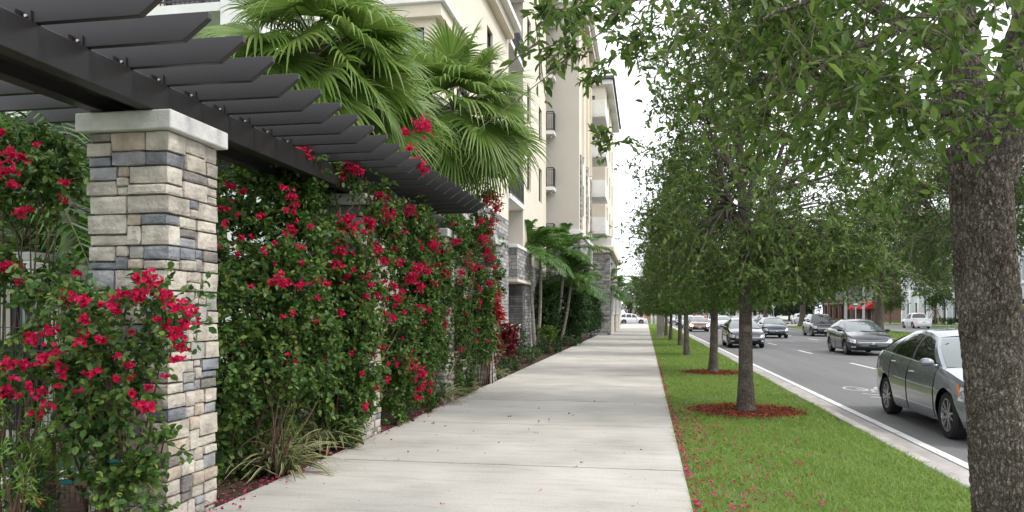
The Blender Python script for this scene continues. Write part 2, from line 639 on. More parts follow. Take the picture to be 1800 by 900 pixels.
def twig_block(P, R, n=3, mi=0):
    """P m x k x 3 polylines, R m x k radii"""
    m, k = P.shape[:2]
    T = unit(np.gradient(P, axis=1))
    ref = np.zeros_like(T)
    ref[..., 0] = .31
    ref[..., 1] = .77
    ref[..., 2] = .12
    X = unit(np.cross(T, ref))
    Y = np.cross(T, X)
    a = np.arange(n) * 2 * math.pi / n
    V = P[:, :, None] + R[:, :, None, None] * (X[:, :, None] * np.cos(a)[:, None] + Y[:, :, None] * np.sin(a)[:, None])
    F = []
    for i in range(k - 1):
        for j in range(n):
            F.append((i * n + j, i * n + (j + 1) % n, (i + 1) * n + (j + 1) % n, (i + 1) * n + j))
    F = np.array(F)
    F = (np.arange(m) * k * n)[:, None, None] + F[None]
    return V.reshape(-1, 3), F.reshape(-1, 4), mi


def sprays(rng, cen, crad, out, ntw, nlf, L, Wf, shape=6, droop=.35, up=.15, spread=.8, twr=.004, mi_leaf=0, mi_twig=1, leafdir=.6,
           keep=None, fold=.22):
    """twigs radiating from cluster centres, leaves along them"""
    m = len(cen) * ntw
    c = np.repeat(cen, ntw, 0)
    out = np.asarray(out, float)
    if out.ndim == 2:
        out = np.repeat(out, ntw, 0)
    r = np.repeat(np.broadcast_to(crad, (len(cen),)), ntw)
    base = c + rng.normal(size=(m, 3)) * r[:, None] * .28
    d = unit(unit(c - out) * .75 + rng.normal(size=(m, 3)) * spread + np.array([0, 0, up]))
    ln = r * rng.uniform(.55, 1.25, m)
    t = np.array([0, .35, .7, 1.])
    bend = rng.normal(size=(m, 3)) * .18

    def pos(dd, ll, bb, be, tt):
        q = bb + dd * (ll * tt)[..., None] + be * (ll * tt * tt)[..., None]
        q[..., 2] -= droop * ll * tt * tt
        return q
    P = np.stack([pos(d, ln, base, bend, np.full(m, x)) for x in t], 1)
    R = np.outer(np.ones(m), np.array([1.3, 1, .75, .4]) * twr)
    k = m * nlf
    tt = np.tile(np.linspace(.12, 1, nlf), m) + rng.uniform(-.05, .05, k)
    idx = np.repeat(np.arange(m), nlf)
    Q = pos(d[idx], ln[idx], base[idx], bend[idx], tt)
    ld = unit(d[idx] * leafdir + rng.normal(size=(k, 3)) * .75 + np.array([0, 0, -.12]))
    nn = unit(rng.normal(size=(k, 3)) * .55 + np.array([0, 0, 1.0]) + unit(Q - (out[idx] if out.ndim == 2 else out)) * .35)
    LL = rng.uniform(L[0], L[1], k)
    if keep is not None:
        ok = keep(Q)
        Q, ld, nn, LL = Q[ok], ld[ok], nn[ok], LL[ok]
        okp = keep(P.reshape(-1, 3)).reshape(m, -1).all(1)
        P, R = P[okp], R[okp]
    return [leaf_block(Q, ld, nn, LL, LL * Wf * rng.uniform(.85, 1.15, len(LL)), fold, shape, mi_leaf), twig_block(P, R, 3, mi_twig)]


def bez(a, b, c, n=7):
    t = np.linspace(0, 1, n)[:, None]
    return (1 - t) ** 2 * a + 2 * t * (1 - t) * b + t * t * c

# ================================================================== THE SETTING
def sheet(name, x0, x1, y0, y1, z, mat, nx=1, ny=1):
    return struct(name, MB().add([(x0, y0, z), (x1, y0, z), (x1, y1, z), (x0, y1, z)], [(0, 1, 2, 3)]), mat)


sheet('ground', -1500, 1500, -400, 2500, -.17, M['ground'])
sheet('road', 3.06, 15.3, -30, 420, -.13, M['asphalt'])
sheet('far_road', 21.6, 33.7, -30, 420, -.126, M['asphalt'])
sheet('cross_street', -60, 60, 121, 134, -.122, M['asphalt'])
rng = np.random.default_rng(3)
slab = MB()
y = 2.0 - 3.0 * 4
while y < 118:
    slab.box(-3.5, .38, y + .022, y + 2.978, -.16, 0)
    y += 3.0
struct('sidewalk', slab, M['concrete_slab'], bevel=.008)
sheet('sidewalk_joint_bed', -3.49, .37, -10, 118, -.02, M['mulch'])
m_pav = mk('red_pavers', (.34, .20, .16), .85, (.26, .15, .12), 6, .2, 40)
struct('paver_crossing', MB().box(-3.5, .38, 118.02, 121, -.16, .004), m_pav)
# far end of the sidewalk, past the cross street
struct('far_sidewalk', MB().box(-3.5, .38, 134, 330, -.16, 0), M['concrete'])
# kerb, gutter and edge line
k = MB()
g = MB()
y = -10.0
while y < 119:
    k.box(2.92, 3.07, y + .004, y + 2.996, -.2, 0)
    g.add([(3.07, y + .005, -.118), (3.49, y + .005, -.124), (3.49, y + 2.995, -.124), (3.07, y + 2.995, -.118)], [(0, 1, 2, 3)])
    y += 3
struct('kerb', k, M['curb'], bevel=.02)
struct('gutter', g, M['curb'])
struct('edge_line', MB().add([(3.53, -10, -.1255), (3.66, -10, -.1255), (3.66, 119, -.1255), (3.53, 119, -.1255)], [(0, 1, 2, 3)]), M['paint'])
ln = MB()
for X, ph in ((7.05, 27.0), (11.0, 26.3)):
    for i in range(-2, 12):
        y0 = ph - 1.5 + i * 9.2
        if y0 < 118:
            ln.add([(X - .06, y0, -.1255), (X + .06, y0, -.1255), (X + .06, y0 + 3, -.1255), (X - .06, y0 + 3, -.1255)], [(0, 1, 2, 3)])
for X in (25.6, 29.6):
    for i in range(2, 20):
        y0 = i * 9.2
        ln.add([(X - .06, y0, -.1215), (X + .06, y0, -.1215), (X + .06, y0 + 3, -.1215), (X - .06, y0 + 3, -.1215)], [(0, 1, 2, 3)])
struct('lane_marking', ln, M['paint'])
# bicycle symbol painted on the lane
bk = MB()
def ring(cx, cy, r, rx=1.0, w=.055):
    n = 28
    V = []
    for q in range(n):
        a = 2 * math.pi * q / n
        V += [(cx + (r - w) * rx * math.cos(a), cy + (r - w) * 2.1 * math.sin(a), -.1252), (cx + r * rx * math.cos(a), cy + r * 2.1 * math.sin(a), -.1252)]
    bk.add(V, [(2 * q, 2 * q + 1, (2 * q + 3) % (2 * n), (2 * q + 2) % (2 * n)) for q in range(n)])
def stroke(a, b, w=.06):
    a, b = np.array(a), np.array(b)
    t = unit(b - a)
    s = np.array([-t[1], t[0]]) * w / 2
    bk.add([(*(a - s), -.1248), (*(b - s), -.1248), (*(b + s), -.1248), (*(a + s), -.1248)], [(0, 1, 2, 3)])
bx, by = 5.05, 18.7
ring(bx - .32, by, .25)
ring(bx + .36, by, .25)
for a, b in (((-.32, 0), (-.1, -.55)), ((-.1, -.55), (.26, -.6)), ((-.32, 0), (.04, 0)), ((.04, 0), (-.12, -.75)), ((.04, 0), (.26, -.6)),
             ((.36, 0), (.22, -.85)), ((-.2, -.78), (-.03, -.78)), ((.22, -.85), (.36, -.8))):
    stroke((bx + a[0], by + a[1]), (bx + b[0], by + b[1]), .07)
for dy in (1.1, 1.75):
    stroke((bx - .45, by - dy), (bx, by - dy - .45), .11)
    stroke((bx, by - dy - .45), (bx + .45, by - dy), .11)
struct('bicycle_marking', bk, mk('worn_paint', (.44, .44, .43), .75, (.24, .24, .24), 9, .1, 60, detail=9, lo=.35, hi=.55))
# median and far side
struct('median', MB().box(15.3, 21.6, -30, 96, -.2, .02), M['ground'])
struct('median_paving', MB().box(15.3, 21.6, 96.01, 119, -.2, .03), mk('pink_paving', (.36, .30, .28), .85, (.28, .24, .23), 2, .2, 40))
struct('median_kerb', MB().box(15.14, 15.295, -30, 119, -.2, .035).box(21.605, 21.76, -30, 119, -.2, .035), M['curb'])
struct('far_kerb', MB().box(33.55, 33.7, -30, 330, -.2, .02), M['curb'])
struct('far_verge', MB().box(33.71, 37.5, -30, 330, -.2, .01).box(39.6, 44, -30, 330, -.2, .01), M['turf'])
struct('far_walk', MB().box(37.51, 39.59, -30, 330, -.2, .02), M['concrete'])
# lawn strip between sidewalk and kerb, and planting bed on the left
lw = MB()
nx, ny = 8, 150
G = [[(x, y, -.03 + .02 * mn.noise((x * .9, y * .5, 0)) - (.0 if .5 < x < 2.8 else .012)) for x in np.linspace(.38, 2.92, nx)] for y in np.linspace(-6, 119, ny)]
lw.grid(G, flip=True)
struct('lawn', lw, M['soil'])
bd = MB()
G = [[(x, y, -.03 + .035 * mn.noise((x * 1.3, y * 1.3, 2)) - (.02 if x > -3.6 else 0)) for x in np.linspace(-5.6, -3.5, 9)] for y in np.linspace(-2, 60, 170)]
bd.grid(G, flip=True)
struct('planting_bed', bd, M['mulch'])
sheet('courtyard_lawn', -40, -4.3, -3, 14, -.06, M['turf'])
# curved white paths in the courtyard
m_path = mk('pale_path', (.62, .61, .58), .8, (.52, .51, .49), 2, .1, 40)
def path(name, pts, w, z=-.045):
    P = bez(*[np.array(p, float) for p in pts], 24)
    T = unit(np.gradient(P, axis=0))
    Nn = np.stack([-T[:, 1], T[:, 0]], 1)
    a, b = P - Nn * w / 2, P + Nn * w / 2
    V = [(*p, z) for p in a] + [(*p, z) for p in b]
    struct(name, MB().add(V, [(i, i + 1, 25 + i - 1 + 0, 24 + i) for i in range(23)]), m_path)
path('courtyard_path', ((-9, 5.5), (-6.2, 7.2), (-4.4, 6.9)), 1.1)
path('courtyard_edging', ((-14, 10.4), (-8, 9.6), (-4.4, 10.6)), .16)
path('courtyard_walk', ((-16, 12.4), (-9, 12.0), (-4.4, 13)), .9)

# ================================================================== APARTMENT BUILDING
def facade(mb, p0, u, Wd, z0, z1, ops=(), depth=.14, mi=0):
    p0 = np.array(p0, float)
    u = np.array(u, float)
    n = np.array([u[1], -u[0]])          # outward
    us = sorted({0., Wd, *[o[0] for o in ops], *[o[1] for o in ops]})
    zs = sorted({z0, z1, *[o[2] for o in ops], *[o[3] for o in ops]})
    def pt(a, z, d=0):
        q = p0 + u * a - n * d
        return (q[0], q[1], z)
    for a, b in zip(us[:-1], us[1:]):
        for c, d in zip(zs[:-1], zs[1:]):
            if any(o[0] < (a + b) / 2 < o[1] and o[2] < (c + d) / 2 < o[3] for o in ops):
                continue
            mb.add([pt(a, c), pt(b, c), pt(b, d), pt(a, d)], [(0, 1, 2, 3)], mi)
    for a, b, c, d in ops:
        mb.add([pt(a, c), pt(b, c), pt(b, d), pt(a, d), pt(a, c, depth), pt(b, c, depth), pt(b, d, depth), pt(a, d, depth)],
               [(0, 1, 5, 4), (1, 2, 6, 5), (2, 3, 7, 6), (3, 0, 4, 7)], mi)
    return mb


def windows(parent, p0, u, ops, depth=.14, nm=1, glass='glass', frame='frame', transom=False, fw=.06):
    p0 = np.array(p0, float)
    u = np.array(u, float)
    n = np.array([u[1], -u[0]])
    for a, b, c, d in ops:
        f = MB()
        def bb(a0, b0, c0, d0, dd, th):
            q0 = p0 + u * a0 - n * dd
            q1 = p0 + u * b0 - n * dd
            f.ext([(*q0, c0), (*q1, c0), (*q1, d0), (*q0, d0)], (*(n * th), 0))
        bb(a, a + fw, c, d, depth - .002, .06)
        bb(b - fw, b, c, d, depth - .002, .06)
        bb(a + fw, b - fw, c, c + fw, depth - .002, .06)
        bb(a + fw, b - fw, d - fw, d, depth - .002, .06)
        for i in range(nm):
            x = a + (b - a) * (i + 1) / (nm + 1)
            bb(x - .025, x + .025, c + fw, d - fw, depth - .002, .05)
        if transom:
            z = c + (d - c) * .55
            bb(a + fw, b - fw, z - .02, z + .02, depth - .002, .052)
        w = f.build('window', M[frame], parent)
        g = MB()
        q0 = p0 + u * (a + fw) - n * (depth - .012)
        q1 = p0 + u * (b - fw) - n * (depth - .012)
        g.add([(*q0, c + fw), (*q1, c + fw), (*q1, d - fw), (*q0, d - fw)], [(0, 1, 2, 3)])
        g.build('pane', M[glass], w)


def railing(parent, segs, z, h=1.05, gap=.11, name='railing'):
    r = MB()
    for a, b in segs:
        a, b = np.array([*a, z], float), np.array([*b, z], float)
        L = np.linalg.norm(b - a)
        up = np.array([0, 0, 1.])
        r.bar(a + up * h, b + up * h, .05)
        r.bar(a + up * .09, b + up * .09, .035)
        r.bar(a + up * (h - .12), b + up * (h - .12), .03)
        n = max(2, int(L / gap))
        for i in range(n + 1):
            q = a + (b - a) * i / n
            w = .05 if i % max(1, int(1.3 / gap)) == 0 else .018
            r.bar(q, q + up * h, w, w)
    return r.build(name, M['metal_dark'], parent)


bl = thing('apartment_building', 'tall cream stucco apartment block with dark railed balconies and grey stone base', 'building', (-9, 36, 0))
st = M['stucco']
Z3 = 19.2
# --- nearest wing with the white pier
w = MB()
facade(w, (-30, 15.9), (1, 0), 21.4, 6.35, 17, [(19.2, 20.9, 8.05, 10.3), (15.2, 17.4, 8.05, 10.3)])
w.build('wall', st, bl)
windows(bl, (-30, 15.9), (1, 0), [(19.2, 20.9, 8.05, 10.3), (15.2, 17.4, 8.05, 10.3)])
ops = [(12.6, 13.9, .9, 2.45), (16.2, 17.6, .9, 2.45), (19.0, 20.4, 3.9, 5.4)]
w = MB()
facade(w, (-30, 15.9), (1, 0), 21.4, -.1, 6.35, ops)
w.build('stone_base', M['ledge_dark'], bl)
windows(bl, (-30, 15.9), (1, 0), ops, nm=1, transom=True)
MB().box(-8.6, -7.66, 14.5, 19.4, -.1, 17).build('pier', M['white'], bl)
MB().box(-30, -8.605, 15.89, 15.9, 6.25, 6.4).build('string_course', M['white'], bl)
b = MB().box(-16, -8.605, 14.5, 15.895, 7.82, 8.0).build('balcony', M['white'], bl)
railing(b, [((-16, 14.55), (-8.65, 14.55))], 8.0)
# --- corner block
ops = [(.25, 1.95, 6.6, 9.1), (.25, 1.95, 3.6, 5.6)]
w = MB()
facade(w, (-7.66, 19.4), (1, 0), 2.26, -.1, 14.5, ops)
opr = [(6.6, 7.6, 9.7, 11.6), (6.6, 7.6, 6.4, 8.2), (2.6, 3.9, 6.4, 8.4)]
facade(w, (-5.4, 19.4), (0, 1), 10.8, 5.3, 14.5, opr)
w.build('wall', st, bl)
windows(bl, (-7.66, 19.4), (1, 0), ops, nm=1, glass='glass_light')
windows(bl, (-5.4, 19.4), (0, 1), opr, nm=0)
MB().box(-6.5, -5.399, 19.41, 30.2, -.1, 5.29).build('stone_base', M['ledge'], bl)
MB().box(-7.655, -5.08, 19.08, 22.6, 9.62, 9.8).build('cornice', M['white'], bl, bevel=.02)
MB().box(-7.655, -5.2, 19.2, 22.4, 9.3, 9.618).build('fascia', st, bl)
MB().box(-7.6, -4.85, 21.8, 30.0, 12.72, 12.95).build('eave', M['white'], bl, bevel=.02)
MB().box(-7.6, -5.1, 22.1, 29.8, 12.4, 12.718).build('fascia', st, bl)
MB().box(-12, -5.38, 22.6, 30.15, 12.96, 17).build('upper_wall', st, bl)
# --- recess with the railed balconies
w = MB()
dops = [(.6, 2.8, z + .02, z + 2.25) for z in (6.42, 9.53, 12.64, 15.75)]
facade(w, (-7.1, 30.21), (0, 1), 3.8, -.1, 18.9, dops)
facade(w, (-7.1, 34.0), (1, 0), 1.68, 2.92, 18.9)
w.build('wall', M['stucco_grey_shade'], bl)
windows(bl, (-7.1, 30.21), (0, 1), dops, nm=1, fw=.08)
for z in (6.22, 9.33, 12.44, 15.55):
    b = MB().box(-7.09, -5.33, 30.3, 33.99, z, z + .2).build('balcony', M['white'], bl)
    railing(b, [((-5.38, 30.34), (-5.38, 33.97)), ((-7.05, 30.34), (-5.38, 30.34))], z + .2)
    s = MB()
    for yy in (32.6, 33.3):
        s.lathe([(0, -.02), (.07, -.02), (.07, -.16), (.0, -.16)], 12, (-6.2, yy, z - .001))
    s.build('ceiling_lamp', M['steel'], bl)
# --- main facade with two window columns
zs = [4.25 + 3.15 * i for i in range(5)]
ops = [(a, a + 1.15, z, z + 1.75) for z in zs for a in (1.25, 5.2)]
w = MB()
facade(w, (-5.42, 34.0), (0, 1), 8.1, 3.9, 18.9, ops, .16)
facade(w, (-5.42, 42.1), (-1, 0), 1.6, 3.9, 18.9)
w.build('wall', st, bl)
windows(bl, (-5.42, 34.0), (0, 1), ops, .16, nm=0)
MB().box(-7.0, -4.8, 33.6, 42.4, 18.9, 19.2).build('eave', M['white'], bl, bevel=.03)
MB().box(-6.4, -5.425, 34.6, 42.1, -.1, 3.89).build('stone_base', M['ledge'], bl)
for z in (5.5, 8.6, 11.7, 14.8, 17.9 - .1):
    b = MB().box(-6.9, -4.98, 42.12, 42.98, z - .18, z).build('balcony', M['white'], bl)
    railing(b, [((-5.02, 42.14), (-5.02, 42.96)), ((-5.4, 42.14), (-5.02, 42.14))], z, gap=.09)
    MB().lathe([(0, -.02), (.06, -.02), (.06, -.16), (.0, -.16)], 12, (-5.2, 42.5, z - .18)).build('ceiling_lamp', M['steel'], bl)
# stone bay over a dark recess
MB().box(-6.3, -5.28, 31.6, 35.6, 3.05, 4.35).build('stone_bay', M['ledge'], bl)
MB().box(-6.32, -5.26, 31.58, 35.62, 2.93, 3.048).build('soffit', st, bl)
MB().box(-6.34, -5.24, 31.56, 35.64, 4.352, 4.5).build('coping', M['white'], bl, bevel=.02)
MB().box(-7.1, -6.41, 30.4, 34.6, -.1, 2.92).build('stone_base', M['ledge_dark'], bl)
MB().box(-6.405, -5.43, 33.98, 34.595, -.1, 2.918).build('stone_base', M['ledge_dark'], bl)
MB().box(-6.25, -5.5, 31.4, 33.9, .95, 1.12).build('sill', M['white'], bl, bevel=.015)
MB().box(-6.2, -5.55, 31.5, 33.9, -.1, .948).build('low_wall', M['ledge'], bl)
# --- tall middle block
ops = [(a, a + 1.2, z, z + 1.8) for z in [7.4 + 3.1 * i for i in range(4)] for a in (2.2, 6.2)]
w = MB()
facade(w, (-9, 43), (1, 0), 5.33, 6.3, Z3 - .3)
w.build('wall', M['stucco_grey_shade'], bl)  # camera-facing side, its shade put into the stucco colour
w = MB()
facade(w, (-3.67, 43), (0, 1), 10.2, 6.3, Z3 - .3, ops, .16)
facade(w, (-3.67, 53.2), (-1, 0), 5, 6.3, Z3 - .3)
w.build('wall', st, bl)
windows(bl, (-3.67, 43), (0, 1), ops, .16, nm=0)
w = MB()
for a, bb in ((43.5, 44.6), (48.0, 48.7), (51.6, 52.6)):
    w.box(-3.7, -3.6, a, bb, 6.3, 10.6)
w.build('stone_strip', M['ledge'], bl)
w = MB()
for a in (44.8, 47.9, 51.0):
    w.box(-3.7, -3.52, a, a + .35, 10.7, 18.2)
w.build('pilaster', st, bl)
MB().box(-9.5, -3.05, 42.5, 53.6, Z3 - .3, Z3).build('eave', M['white'], bl, bevel=.03)
MB().box(-9.2, -3.3, 42.75, 53.4, Z3 - .75, Z3 - .302).build('fascia', st, bl)
MB().box(-9, -4.95, 42.92, 53.2, -.1, 6.0).build('stone_base', M['ledge'], bl)
MB().box(-4.945, -3.6, 42.93, 53.19, 4.6, 6.0).build('stone_fascia', M['ledge'], bl)
MB().box(-9, -3.5, 42.82, 53.3, 6.002, 6.28).build('coping', M['white'], bl, bevel=.02)
# --- solid white balconies past the middle block
for z in (7.3, 9.85, 12.6, 15.4):
    b = MB().box(-4.6, -2.75, 53.4, 57.0, z - .16, z).build('balcony', M['white'], bl)
    MB().box(-4.6, -2.74, 53.38, 53.5, z + .001, z + 1.0).box(-2.86, -2.74, 53.501, 57.0, z + .001, z + 1.0).build('parapet', M['white'], b)
w = MB()
dops = [(.6, 2.4, z + .02, z + 2.1) for z in (7.3, 9.85, 12.6, 15.4)]
facade(w, (-4.3, 53.2), (0, 1), 5.2, 4.5, 18.6, dops)
w.build('wall', M['stucco_grey_shade'], bl)
windows(bl, (-4.3, 53.2), (0, 1), dops, nm=1)
# --- far block
w = MB()
ops = [(a, a + 1.4, z, z + 1.8) for z in [8.2 + 3.1 * i for i in range(4)] for a in (2., 6.5, 11)]
facade(w, (-6, 58.4), (1, 0), 3.0, 3, 18.8, [(.8, 2.2, z, z + 1.8) for z in (13.2, 16.3)])
facade(w, (-3.0, 58.4), (0, 1), 15, 3, 18.8, ops)
facade(w, (-3.0, 73.4), (-1, 0), 4, 3, 18.8)
w.build('wall', st, bl)
windows(bl, (-3.0, 58.4), (0, 1), ops, nm=0)
windows(bl, (-6, 58.4), (1, 0), [(.8, 2.2, z, z + 1.8) for z in (13.2, 16.3)], nm=1)
MB().box(-7, -2.45, 57.9, 73.8, 18.8, 19.15).build('eave', M['white'], bl, bevel=.03)
MB().box(-7, -2.3, 57.6, 74, 19.16, 19.35).build('roof', mk('slate_roof', (.10, .10, .11), .8), bl)
# --- low stone wing with cream cornice
MB().box(-5.2, -2.62, 57.5, 73, -.1, 6.1).build('stone_base', M['ledge'], bl)
MB().box(-5.4, -2.3, 57.2, 73.3, 6.102, 6.6).build('cornice', st, bl, bevel=.08)
MB().box(-5.2, -2.5, 57.4, 73.1, 6.602, 7.35).build('parapet', M['white'], bl)

# --- colonnade along the far sidewalk
for i in range(3):
    y0 = 60.3 + i * 8.5
    t = thing('entrance_portico', ['pale portico on panelled plinths closest along the sidewalk', 'middle pale portico between the two others by the sidewalk',
              'farthest pale portico along the sidewalk near the cross street'][i], 'portico', (-3.1, y0, 0), 0, 'white porticoes beside the sidewalk')
    for dy in (0, 2.6):
        MB().box(-3.75, -2.6, y0 + dy, y0 + dy + .95, -.05, 1.5).build('plinth', st, t, bevel=.02)
        MB().box(-3.82, -2.53, y0 + dy - .07, y0 + dy + 1.02, 1.502, 1.66).build('plinth_cap', M['white'], t, bevel=.02)
        for dx in (0, .62):
            MB().box(-3.3 + dx, -3.1 + dx, y0 + dy + .3, y0 + dy + .5, 1.662, 3.1).build('column', M['white'], t, bevel=.01)
    MB().box(-4.3, -3.45, y0 + .2, y0 + 3.2, 1.662, 3.1).build('stone_pier', M['ledge'], t)
    MB().box(-3.8, -2.45, y0 - .1, y0 + 3.7, 3.102, 3.45).build('beam', M['white'], t, bevel=.03)

# ================================================================== STONE PILLARS AND PERGOLA
def stone_pillar(label, y0, capz=2.975, seed=1, over=.07, x0=-4.19, w=.66):
    t = thing('stone_pillar', label, 'pillar', (x0 + w / 2, y0 + w / 2, 0), 0, 'stacked stone pillars along the pergola')
    r = random.Random(seed)
    x1, y1 = x0 + w, y0 + w
    core = MB().box(x0 + .03, x1 - .03, y0 + .03, y1 - .03, -.1, capz - .002)
    s = MB()
    def stone(ax0, ax1, ay0, ay1, z0, z1):
        g = .0024
        ax0, ax1, ay0, ay1, z0, z1 = ax0 + g, ax1 - g, ay0 + g, ay1 - g, z0 + g, z1 - g
        j = lambda: r.uniform(-.005, .005)
        ch = .006
        nx, ny, nz = 5, 5, 4
        # a rounded, slightly irregular block from a subdivided box
        V, idx, F = [], {}, []
        def vid(i, j2, k2):
            key = (i, j2, k2)
            if key not in idx:
                fx, fy, fz = i / nx, j2 / ny, k2 / nz
                p = np.array([ax0 + (ax1 - ax0) * fx, ay0 + (ay1 - ay0) * fy, z0 + (z1 - z0) * fz])
                c = np.array([(ax0 + ax1) / 2, (ay0 + ay1) / 2, (z0 + z1) / 2])
                edges = sum(e in (0, nn) for e, nn in ((i, nx), (j2, ny), (k2, nz)))
                if edges >= 2:
                    p = p + np.sign(c - p) * ch * np.array([i in (0, nx), j2 in (0, ny), k2 in (0, nz)])
                q = p * 9 + sd0
                p = p + .009 * np.array([mn.noise(q), mn.noise(q + 7.7), .5 * mn.noise(q + 3.1)])
                idx[key] = len(V)
                V.append(p)
            return idx[key]
        sd0 = np.array([r.uniform(0, 50) for _ in range(3)])
        for a in range(nx):
            for b2 in range(ny):
                F.append((vid(a, b2, 0), vid(a, b2 + 1, 0), vid(a + 1, b2 + 1, 0), vid(a + 1, b2, 0)))
                F.append((vid(a, b2, nz), vid(a + 1, b2, nz), vid(a + 1, b2 + 1, nz), vid(a, b2 + 1, nz)))
            for c2 in range(nz):
                F.append((vid(a, 0, c2), vid(a + 1, 0, c2), vid(a + 1, 0, c2 + 1), vid(a, 0, c2 + 1)))
                F.append((vid(a, ny, c2), vid(a, ny, c2 + 1), vid(a + 1, ny, c2 + 1), vid(a + 1, ny, c2)))
        for b2 in range(ny):
            for c2 in range(nz):
                F.append((vid(0, b2, c2), vid(0, b2, c2 + 1), vid(0, b2 + 1, c2 + 1), vid(0, b2 + 1, c2)))
                F.append((vid(nx, b2, c2), vid(nx, b2 + 1, c2), vid(nx, b2 + 1, c2 + 1), vid(nx, b2, c2 + 1)))
        s.add(V, F)
    z = -.08
    dpt = .09
    def splits(z0, z1):
        h = z1 - z0
        if h < .12:
            return [(z0, z1)]
        k_ = r.choice([2, 2, 3] if h > .2 else [1, 1, 2])
        if h > .17 and k_ == 1:
            k_ = 2
        c_ = sorted(r.uniform(.3, .7) if k_ == 2 else (i + 1) / k_ + r.uniform(-.08, .08) for i in range(k_ - 1))
        q = [z0] + [z0 + h * f for f in c_] + [z1]
        return list(zip(q[:-1], q[1:]))
    P = lambda: r.uniform(0, .024)
    while z < capz - .03:
        h = r.uniform(.13, .27)
        if z + h > capz - .14:
            h = capz - .002 - z
        lim = {}
        for cx in (0, 1):
            for cy in (0, 1):
                am, bm = 0, 0
                big = r.random()
                a0, b0 = r.uniform(.15, .34), r.uniform(.12, .3)
                for za, zb in splits(z, z + h):
                    px_, py_ = P(), P()
                    xx = (x0 - px_, x0 + a0) if cx == 0 else (x1 - a0, x1 + px_)
                    yy = (y0 - py_, y0 + b0) if cy == 0 else (y1 - b0, y1 + py_)
                    stone(*xx, *yy, za, zb)
                lim[cx, cy] = (a0, b0)
        for face in range(4):
            if face == 0:
                lo, hi = x0 + lim[0, 0][0], x1 - lim[1, 0][0]
            elif face == 1:
                lo, hi = y0 + lim[1, 0][1], y1 - lim[1, 1][1]
            elif face == 2:
                lo, hi = x0 + lim[0, 1][0], x1 - lim[1, 1][0]
            else:
                lo, hi = y0 + lim[0, 0][1], y1 - lim[0, 1][1]
            while hi - lo > .02:
                l = r.uniform(.1, .36)
                if hi - lo - l < .08:
                    l = hi - lo
                for za, zb in splits(z, z + h):
                    p = P()
                    if face == 0:
                        stone(lo, lo + l, y0 - p, y0 + dpt, za, zb)
                    elif face == 1:
                        stone(x1 - dpt, x1 + p, lo, lo + l, za, zb)
                    elif face == 2:
                        stone(lo, lo + l, y1 - dpt, y1 + p, za, zb)
                    else:
                        stone(x0 - p, x0 + dpt, lo, lo + l, za, zb)
                lo += l
        z += h
    core.build('mortar_core', M['stone_core'], t)
    s.build('shaft', M['stone'], t)
    MB().box(x0 - over, x1 + over, y0 - over, y1 + over, capz, capz + .142).build('cap', M['capstone'], t, bevel=.012)
    return t


PY = [5.23, 9.25, 13.3, 17.35]
stone_pillar('tall square stacked stone pillar nearest the camera under the pergola beam', PY[0], seed=5)
stone_pillar('stone pillar half buried in bougainvillea, second along the pergola', PY[1], seed=8)
stone_pillar('stone pillar at the far end of the dark pergola, covered in vines', PY[2], seed=12)
stone_pillar('stone pillar with broad white cap standing past the pergola end', PY[3], seed=15, capz=3.2, over=.16)

pg = thing('pergola', 'dark charcoal pergola with angled rafter tips resting on stone pillars', 'pergola', (-3.9, 8, 3.117))
for x0, x1 in ((-3.72, -3.6), (-4.14, -4.02)):
    MB().box(x0, x1, 1.6, 14.3, 3.12, 3.342).build('beam', M['pergola'], pg, bevel=.006)
MB().box(-4.0, -3.74, 1.6, 14.3, 3.20, 3.24).build('ledger', M['pergola'], pg)
zb, zt = 3.344, 3.522
rmesh = None
for i in range(-3, 22):
    y = 4.05 + i * .427
    if rmesh is None:
        P = [(-2.74, 0, zt), (-2.74, 0, zt - .045), (-2.92, 0, zb), (-5.6, 0, zb), (-5.6, 0, zt)]
        ro = MB().ext(P, (0, .045, 0)).build('rafter', M['pergola'], pg, bevel=.004)
        bo = MB().box(-3.70, -3.63, -.012, -.0005, zb + .002, zb + .075).box(-3.712, -3.7, -.05, -.0005, zb + .002, zb + .075).build('bracket', M['pergola'], ro)
        to = MB().lathe([(0, -.022), (.009, -.022), (.011, -.012), (.011, -.004)], 10, (-3.66, 0, zb + .04), 'y').build('bolt', M['bolt'], ro)
        ro.location = (0, y, 0)
        rmesh = (ro, bo, to)
    else:
        r_ = rmesh[0].copy()
        C.objects.link(r_)
        r_.parent = pg
        r_.location = (0, y, 0)
        for q in rmesh[1:]:
            c = q.copy()
            C.objects.link(c)
            c.parent = r_

